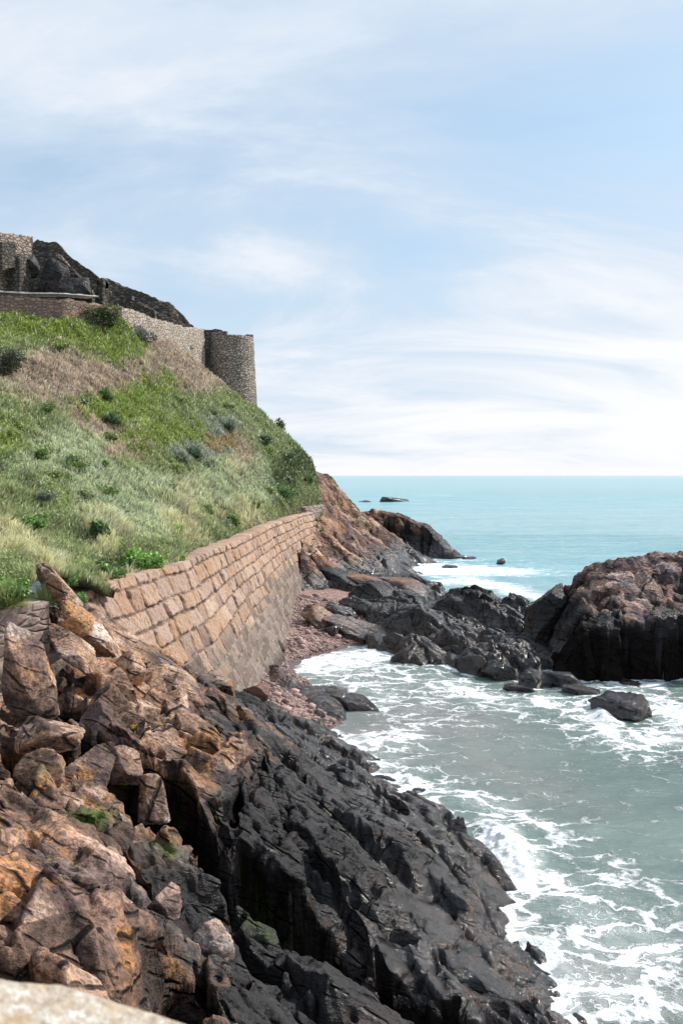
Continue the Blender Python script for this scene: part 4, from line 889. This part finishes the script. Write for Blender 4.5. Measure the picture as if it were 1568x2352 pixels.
# dark ruined upper wall
YU = 92.
prof = [(78,600),(80,560),(100,553),(130,556),(150,575),(180,600),(212,627),(222,633),(224,633)]
def upoly(name, prof, Y, zb, thick, mat, parent, seed, dY=0, step=.22, holes=None):
    pts = [q(px, py, Y+dY*(k/(len(prof)-1))) for k, (px, py) in enumerate(prof)]
    P = [p[:2] for p in pts]; L = np.concatenate([[0], np.cumsum(np.hypot(*np.diff(np.array(P), axis=0).T))])
    return panel(name, P, [(l/L[-1], p[2]) for l, p in zip(L, pts)], [zb, zb], mat, thick, parent, step=step, seed=seed, rough=.08, holes=holes)
UR = empty('ruined_upper_wall', PY(250,700,YU), 'dark stepped ruin of the upper fort wall seen against the sky', 'fort wall')
upoly('wall_section', [(72,560),(84,553),(100,552),(128,556),(150,578),(180,602),(205,620),(224,634)], YU, 20, 1.2, M_dark, UR, 21)
upoly('wall_section', [(224,655),(235,657)], YU, 20, 1.2, M_dark, UR, 22)
h0 = q(241,644,YU); h1 = q(246,659,YU)
upoly('wall_section', [(235,638),(250,640),(280,654),(330,672),(372,690),(398,700),(420,722),(445,750)], YU+.05, 20, 1.2, M_dark, UR, 23, dY=5.5, step=.2, holes=[(h0[0], h1[0], h1[2], h0[2])])
# broken walls before the ruin; pale strips paint the sun on their tops
def ledge_wall(prof, Y, lab, seed):
    o = upoly('ledge_wall', prof, Y, 20, 1.0, M_dark, None, seed)
    pts = [q(px, py, Y-.05) for px, py in prof]
    tag(o, lab, 'fort wall'); c = panel('sunlit_top', [p[:2] for p in pts], [p[2]+.05 for p in pts], [p[2]-.16 for p in pts], M_ret, .6, None, step=.2, rough=.16, seed=seed+2)
    c.parent = o; return o
ledge_wall([(130,586),(142,592),(152,602),(160,614),(178,628),(190,640),(198,652),(212,664)], YU-1.6, 'broken lower wall with pale ragged top before the ruin', 31)
ledge_wall([(296,680),(312,686),(322,694),(340,702),(352,706),(356,716)], YU-1.2, 'short broken wall with pale top near the lower end of the ruin', 34)
M_bed = rock_mat('fort_bedrock_rock', (90, 91), scale=.6, wetcol=1.5, lichen=0, glint=0)
# rock mass under the ruin
for (px, py, sz, sd, lab) in [(125,655,(1.7,1.2,2.5),161,'arched dark rock lump beneath the ruin'),(175,668,(2.,1.,1.6),162,'dark rock right of the arched lump beneath the ruin'),(62,620,(1.4,1.,1.6),163,'dark rock in the corner beside the sunlit bastion')]:
    rock('fort_bedrock', px, py, 87, sz, sd, M_bed, lab, 'rock', (0,0,0), None, planes=14)
# sunlit bastion at far left
BA = empty('bastion', PY(30,670,86), 'sunlit pinkish bastion with window opening at the far left of the fort', 'fort building')
M_bas = stone_mat('bastion_rubble', [(.34,.24,.18), (.50,.38,.30), (.60,.48,.39), (.40,.29,.22)], (1.9, 1.9, 3.6), (.16,.13,.11), .08, .12)
b0 = q(-120,500,80); b1 = q(76,543,88)
panel('wall', [b0[:2], b1[:2]], [(0, b0[2]), (.62, q(0,527,84)[2]), (.99, b1[2]), (1, b1[2])], [20, 20], M_bas, 1.2, BA, step=.25, seed=41, rough=.05)
w0 = q(3,556,82.6); w1 = q(36,553,84.4)
panel('recess_shade', [(w0[0], w0[1]), (w1[0], w1[1])], [w0[2], w1[2]], [w0[2]-2.6, w1[2]-2.4], M_dark, .7, BA, step=.25, seed=42, rough=.04)  # dark panel set before the wall paints the shaded window recess
panel('recess_shade', [(q(44,590,84.5)[0], 84.5), (q(76,586,86.8)[0], 86.8)], [q(44,590,85)[2], q(76,586,87)[2]], [20, 20], M_dark, 1., BA, step=.25, seed=43, rough=.05)  # second dark panel painting a shaded recess
# ------------------------------------------------------------------ sea
rows = [];
d = 11.
while d < 150: rows.append(d); d += .00145*d+.008
while d < 30000: rows.append(d); d *= 1.012+.00002*min(d, 1000)
sy = np.array(rows); su = np.linspace(-.62, .62, 620)
U, Yg = np.meshgrid(su, sy); Xg = U*Yg
wx = Xg; wv = 1/(1+Yg/160)
Zw = (fbm((wx*.8+Yg*.5)*.16, (Yg*.9-wx*.35)*.42, 50, 4)*.14+fbm(wx*.5, Yg*.9, 54, 3)*.045)*sstep(11, 14, Yg)*np.clip(wv+.1, 0, 1)
px_, py_ = proj(Xg, Yg, 0*Xg)
foam = np.zeros_like(Xg)
def blob(cx, cy, rx, ry, k, rot=0.):
    c_, s_ = math.cos(R(rot)), math.sin(R(rot)); a = (px_-cx)*c_+(py_-cy)*s_; b = -(px_-cx)*s_+(py_-cy)*c_
    return k*np.exp(-(a/rx)**2-(b/ry)**2)
def add(v):
    global foam
    v = v*np.interp(Yg, [20, 62, 80], [.66, .75, 1.])
    foam = foam+v*(1-.6*np.clip(foam, 0, 1))
for b in [(720,1520,110,26,.9,0),(860,1500,90,30,.75,-10),(905,1478,30,20,.7,0),(800,1560,140,30,.45,8),(1000,1570,150,34,.42,10),(1120,1600,120,26,.5,18),(960,1640,110,26,.30,10),
 (930,1690,90,28,.65,-8),(800,1700,70,22,.55,-10),(880,1745,120,26,.5,12),(870,1600,40,26,.4,0),(1010,1820,160,30,.42,16),(1180,1870,140,22,.38,24),(1280,1900,100,26,.33,30),
 (1170,1950,80,34,.9,28),(1190,2000,60,26,.9,35),(1130,2060,50,40,.6,45),(1160,2130,60,40,.6,45),(1230,2190,70,36,.6,35),(1330,2090,100,40,.36,20),(1400,2000,90,60,.36,20),(1440,1960,60,40,.22,0),(1300,2260,120,36,.5,25),
 (1430,2200,140,50,.46,-10),(1350,2150,120,26,.34,-12),(1500,2300,110,60,.44,10),(1540,2060,60,60,.28,0),(1400,2330,100,40,.4,0),(1530,2180,80,40,.36,-20),(1260,2050,120,50,.30,10),
 (1480,1620,110,26,.8,8),(1380,1650,50,26,.9,40),(1500,1700,110,24,.7,6),(1560,1660,50,40,.7,0),(1290,1620,90,18,.55,16),(1350,1690,120,16,.3,14),(1420,1580,120,10,.6,5),(1480,1740,120,12,.25,10),
 (1010,1308,110,13,1.1,0),(1130,1312,150,12,.75,2),(1110,1340,130,14,.8,6),(1200,1365,90,14,.7,8),(1290,1380,50,12,.7,0),(960,1290,60,7,.7,0),(1000,1340,60,8,.6,0),(1260,1310,160,12,.32,0),(1060,1285,60,6,.55,0),(1200,1290,120,8,.35,0)]:
    add(blob(*b))
foam += blob(1380,2190,270,150,.17,15)+blob(1200,1960,130,60,.15,25)
# long thin breakers on the open sea
for (x0, y0, x1, y1, w, k) in [(840,1136,1568,1147,1.6,.55),(780,1131,1000,1137,1.2,.4),(830,1155,1010,1158,1.3,.6),(1000,1150,1568,1168,1.4,.35),(1150,1215,1400,1222,2.0,.25)]:
    t = np.clip((px_-x0)/(x1-x0), 0, 1); foam += k*np.exp(-((py_-(y0+(y1-y0)*t)+fbm(px_*.01, py_*0, 5, 3)*2)/w)**2)*((px_ > x0) & (px_ < x1+50))*(.55+.6*pn(px_*.02, py_*.1, 9))
# foam where land is close below the surface
lh = np.maximum.reduce([SH.height(Xg, Yg), HD.height(Xg, Yg), RF.height(Xg, Yg), BG.height(Xg, Yg)])
land = (lh > -.2).astype(float); nb_ = land.copy()
nb_ = blur(nb_, 24)
foam = np.maximum(foam, sstep(.02, .6, nb_)*.55*(Yg < 115))+sstep(.4, .8, nb_)*.12*(Yg < 115)
calm = blob(1400,1800,220,50,1,14)+blob(1500,1900,160,60,.9,14)+blob(1250,1740,160,40,.8,12)+blob(1450,1960,150,50,.6,20)+blob(1050,1700,120,26,.6,12)
foam = foam*(1-.75*np.clip(calm, 0, 1))
foam += .07*(Yg < 40)+.05*(Yg < 75)-.10*np.clip(calm, 0, 1)
Zw += np.clip(foam, 0, 1.2)*fbm(wx*1.6, Yg*1.6, 58, 4)*.05*(Yg < 130)
sp_ = blob(1150,1930,60,26,1,28)+blob(1185,1975,50,22,.9,35); Zw += sp_*.2*(1+.5*fbm(wx*4, Yg*4, 60, 5)); foam += sp_*.35
sp_ = blob(1385,1640,30,18,1,40); Zw += sp_*.3
brown = np.clip(blob(1000,1650,260,80,1,15)+blob(1200,1800,260,50,.7,20)+blob(1380,2300,260,120,.9,0)+blob(820,1720,150,60,.8,0), 0, 1)
m = NT('sea_water'); geo = m.n('NewGeometry'); pos = geo.outputs['Position']; fo = m.attr('foam'); sx = m.n('SeparateXYZ', {0: pos})
dist = sx.outputs[1]
flat = m.n('CombineXYZ', {0: sx.outputs[0], 1: sx.outputs[1], 2: 0.}).outputs[0]
w1 = m.vmath('SCALE', m.vmath('SUBTRACT', m.noise(flat, .5, 4, .6, col=True), (.5, .5, .5)), 2.6)
w2 = m.vmath('SCALE', m.vmath('SUBTRACT', m.noise(flat, 2.6, 4, .65, col=True), (.5, .5, .5)), .55)
fp = m.vmath('ADD', m.vmath('ADD', flat, w1), w2)
fp = m.n('Mapping', {'Vector': fp, 'Rotation': (0, 0, R(-28)), 'Scale': (.5, 1.1, 1)}).outputs[0]
va = m.voro(fp, .85, 'DISTANCE_TO_EDGE').outputs['Distance']; vb = m.voro(m.vmath('ADD', fp, (5, 3, 0)), 2.4, 'DISTANCE_TO_EDGE').outputs['Distance']
web = m.math('MINIMUM', m.math('MULTIPLY', va, 1.25), m.math('ADD', m.math('MULTIPLY', vb, 1.4), .07))
nz = m.noise(flat, 1.1, 7, .72); nf = m.noise(fp, 5.5, 6, .75)
near = m.math('SUBTRACT', m.math('MULTIPLY', fo, .33), web)
near = m.math('ADD', near, m.math('MULTIPLY', m.math('SUBTRACT', nz, .5), .42))
near = m.math('ADD', near, m.math('MULTIPLY', m.math('SUBTRACT', nf, .5), .22))
lace = m.math('MULTIPLY', m.ss(near, -.02, .11), m.ss(m.noise(flat, .8, 5, .7), .3, .52, .6, 1.))
solid = m.ss(m.math('ADD', fo, m.math('MULTIPLY', m.math('SUBTRACT', m.noise(fp, 1.6, 8, .75), .5), 1.7)), .95, 1.3)
veil = m.ss(m.math('ADD', fo, m.math('MULTIPLY', m.math('SUBTRACT', nz, .5), 1.)), .15, 1.1, 0, .5)
fm = m.math('MAXIMUM', m.math('MAXIMUM', lace, solid), veil)
farm = m.math('ADD', m.math('MULTIPLY', m.ss(m.math('ADD', fo, m.math('MULTIPLY', m.math('SUBTRACT', m.noise(m.n('Mapping', {'Vector': flat, 'Scale': (.16, .42, 1)}).outputs[0], 2.2, 9, .8), .5), 2.6)), .38, .95), 1.), 0.)
fm = m.mix(m.ss(dist, 62, 80), fm, farm)
wc = m.mix(m.attr('brown'), (.14, .20, .18), (.22, .215, .20))
wc = m.mix(m.ss(dist, 50, 95), wc, (.17, .40, .45))
wc = m.mix(m.ss(dist, 130, 900), wc, (.30, .45, .465))
pt = m.noise(m.n('Mapping', {'Vector': flat, 'Scale': (.03, .12, 1)}).outputs[0], 1., 6, .65)
wc = m.mix(m.ss(dist, 800, 6000), wc, (.36, .50, .53))  # horizon haze painted into the water colour with distance
wc = m.mix(m.ss(m.noise(m.n('Mapping', {'Vector': flat, 'Rotation': (0, 0, R(5)), 'Scale': (.05, .45, 1)}).outputs[0], 1., 7, .7), .52, .66, 0, m.ss(dist, 50, 90, 0, .5)), wc, (.06, .24, .27))
wc = m.mix(m.ss(pt, .4, .62, 0, .5), wc, m.mix(m.ss(dist, 40, 90), (.2, .26, .23), (.32, .52, .54)))
col = m.mix(fm, wc, (.86, .88, .88))
rip = m.noise(m.n('Mapping', {'Vector': flat, 'Rotation': (0, 0, R(-22)), 'Scale': (.7, 2.2, 1)}).outputs[0], 1.3, 7, .62)
rip2 = m.noise(m.n('Mapping', {'Vector': flat, 'Scale': (.05, .22, 1)}).outputs[0], 1.0, 8, .7)
b1_ = m.bump(rip, .16, m.ss(dist, 20, 160, .85, .25)); b2_ = m.bump(rip2, 2.2, m.ss(dist, 50, 140, 0, .55), b1_); b3_ = m.bump(fm, .06, m.ss(dist, 20, 90, .8, .0), b2_)
m.bsdf(Base_Color=col, Roughness=m.math('ADD', m.math('MULTIPLY', fm, .6), m.ss(dist, 20, 500, .10, .30)), IOR=1.33, Normal=b3_, Specular_IOR_Level=.5)
mesh_np('sea', np.stack([Xg, Yg, Zw], -1).reshape(-1, 3), grid_faces(*Xg.shape), m.m, attrs={'foam': np.clip(foam, 0, 2).ravel(), 'brown': brown.ravel()}, kind='structure')
# ------------------------------------------------------------------ tide pool
p = PZ(596, 2085, 2.62)
# ------------------------------------------------------------------ parapet stone beside the camera
pk = [PY(-60,2240,1.15), PY(120,2262,1.2), PY(260,2298,1.22), PY(420,2350,1.22), PY(520,2420,1.2)]
Vp = []; ns = 60
cur = np.array(pk); uu = np.linspace(0, len(pk)-1, ns)
cx_ = np.stack([np.interp(uu, range(len(pk)), cur[:, k]) for k in range(3)], -1)
rowsP = []
for k, (dy, dz) in enumerate([(.06, -.3), (.05, -.10), (.03, -.02), (.0, .0), (-.05, -.004), (-.12, -.012), (-.25, -.02), (-.4, -.03), (-.42, -.3)]):
    r_ = cx_+np.array([0, dy, dz]); r_[:, 2] += fbm(r_[:, 0]*14, r_[:, 1]*14, 2, 3)*.004; rowsP.append(r_)
m = NT('parapet_granite'); pz = m.n('NewGeometry').outputs['Position']
c = m.ramp(m.noise(pz, 60, 4, .7), [(.3, (.22,.17,.13)), (.45, (.36,.29,.22)), (.55, (.44,.39,.33)), (.68, (.62,.60,.56))]); c = m.mix(m.ss(m.noise(pz, 14, 4), .5, .62, 0, .5), c, (.40,.26,.12))
m.bsdf(Base_Color=c, Roughness=.9, Normal=m.bump(m.noise(pz, 90, 4), .004))
o = mesh_np('parapet_stone', np.stack(rowsP).reshape(-1, 3), grid_faces(len(rowsP), ns), m.m)
tag(o, 'blurred pale granite parapet stone in the lower left corner', 'wall')
# ------------------------------------------------------------------ sky, sun, camera
SUN_AZ, SUN_EL = 62., 42.
w = bpy.data.worlds.new('World'); SC.world = w; w.use_nodes = True; t = w.node_tree; t.nodes.clear()
N = NT.__new__(NT); N.t = t
out = t.nodes.new('ShaderNodeOutputWorld')
sky = t.nodes.new('ShaderNodeTexSky'); sky.sky_type = 'NISHITA'; sky.sun_disc = False; sky.sun_elevation = R(SUN_EL); sky.sun_rotation = R(SUN_AZ); sky.air_density = 1.; sky.dust_density = 1.6; sky.ozone_density = 1.4; sky.altitude = 0
dirv = N.n('TexCoord').outputs['Generated']; s3 = N.n('SeparateXYZ', {0: dirv})
zc = N.math('ADD', N.math('MAXIMUM', s3.outputs[2], 0.), .26)
cv = N.n('CombineXYZ', {0: N.math('DIVIDE', s3.outputs[0], zc), 1: N.math('DIVIDE', s3.outputs[1], zc), 2: 0.}).outputs[0]
cn = N.noise(N.n('Mapping', {'Vector': cv, 'Rotation': (0, 0, R(12)), 'Scale': (.55, 1.2, 1), 'Location': (1.3, .4, 0)}).outputs[0], 1.7, 9, .6, .7)
cn2 = N.noise(N.n('Mapping', {'Vector': cv, 'Scale': (.35, .8, 1), 'Location': (4.3, 2.4, 0)}).outputs[0], .7, 4, .5, .3)
sun_v = (math.sin(R(SUN_AZ))*.96, math.cos(R(SUN_AZ))*.96, .1)
dt = t.nodes.new('ShaderNodeVectorMath'); dt.operation = 'DOT_PRODUCT'; t.links.new(dirv, dt.inputs[0]); dt.inputs[1].default_value = sun_v
hz_ = N.ss(s3.outputs[2], 0., .30, 1, 0); gl = N.ss(dt.outputs['Value'], .3, .76)
fac = N.math('ADD', N.ss(N.math('ADD', N.math('MULTIPLY', cn, .6), N.math('MULTIPLY', cn2, .4)), .36, .62, .45, .95), N.math('MULTIPLY', hz_, N.math('ADD', .5, N.math('MULTIPLY', gl, .55))))
cd = ray(640, 605); cd /= np.linalg.norm(cd); d2 = t.nodes.new('ShaderNodeVectorMath'); d2.operation = 'DISTANCE'
t.links.new(N.vmath('ADD', N.vmath('MULTIPLY', dirv, (.45, .45, 1.6)), N.vmath('SCALE', N.vmath('SUBTRACT', N.noise(dirv, 9, 5, .6, col=True), (.5, .5, .5)), .045)), d2.inputs[0]); d2.inputs[1].default_value = (cd[0]*.45, cd[1]*.45, cd[2]*1.6)
puff = N.ss(d2.outputs['Value'], .0, .075, .5, 0)
fac = N.math('ADD', fac, puff)
fac = N.math('MINIMUM', fac, .97)
bg1 = N.n('Background', {'Color': N.mix(1., sky.outputs[0], (.82, 1.06, 1.10), 'MULTIPLY'), 'Strength': .15}); bg2 = N.n('Background', {'Color': N.mix(N.ss(N.math('ADD', N.math('ADD', puff, N.math('MULTIPLY', N.math('MULTIPLY', hz_, N.math('ADD', gl, .35)), .9)), N.math('MULTIPLY', N.math('SUBTRACT', cn, .5), 2.6)), 0., .9), (.66, .78, .92), (1.0, 1.0, 1.03)), 'Strength': 1.0})
mx = N.n('MixShader', {0: fac, 1: bg1.outputs[0], 2: bg2.outputs[0]}); t.links.new(mx.outputs[0], out.inputs[0])
sl = bpy.data.lights.new('sun', 'SUN'); sl.energy = 5.0; sl.angle = R(.5); sl.color = (1., .95, .88)
so = bpy.data.objects.new('sun', sl); COL.objects.link(so)
sd = Vector((math.sin(R(SUN_AZ))*math.cos(R(SUN_EL)), math.cos(R(SUN_AZ))*math.cos(R(SUN_EL)), math.sin(R(SUN_EL))))
so.rotation_euler = (-sd).to_track_quat('-Z', 'Y').to_euler(); so.location = (30, 20, 60)
cam = bpy.data.cameras.new('camera'); cam.sensor_fit = 'VERTICAL'; cam.sensor_height = 36.; cam.lens = F/2352*36; cam.clip_end = 60000; cam.clip_start = .05
cam.dof.use_dof = True; cam.dof.focus_distance = 30; cam.dof.aperture_fstop = 6.3
co = bpy.data.objects.new('camera', cam); COL.objects.link(co); co.location = (0, 0, H); co.rotation_euler = (R(90)-PIT, 0, 0); SC.camera = co
SC.view_settings.view_transform = 'Standard'; SC.view_settings.look = 'None'; SC.view_settings.exposure = 0
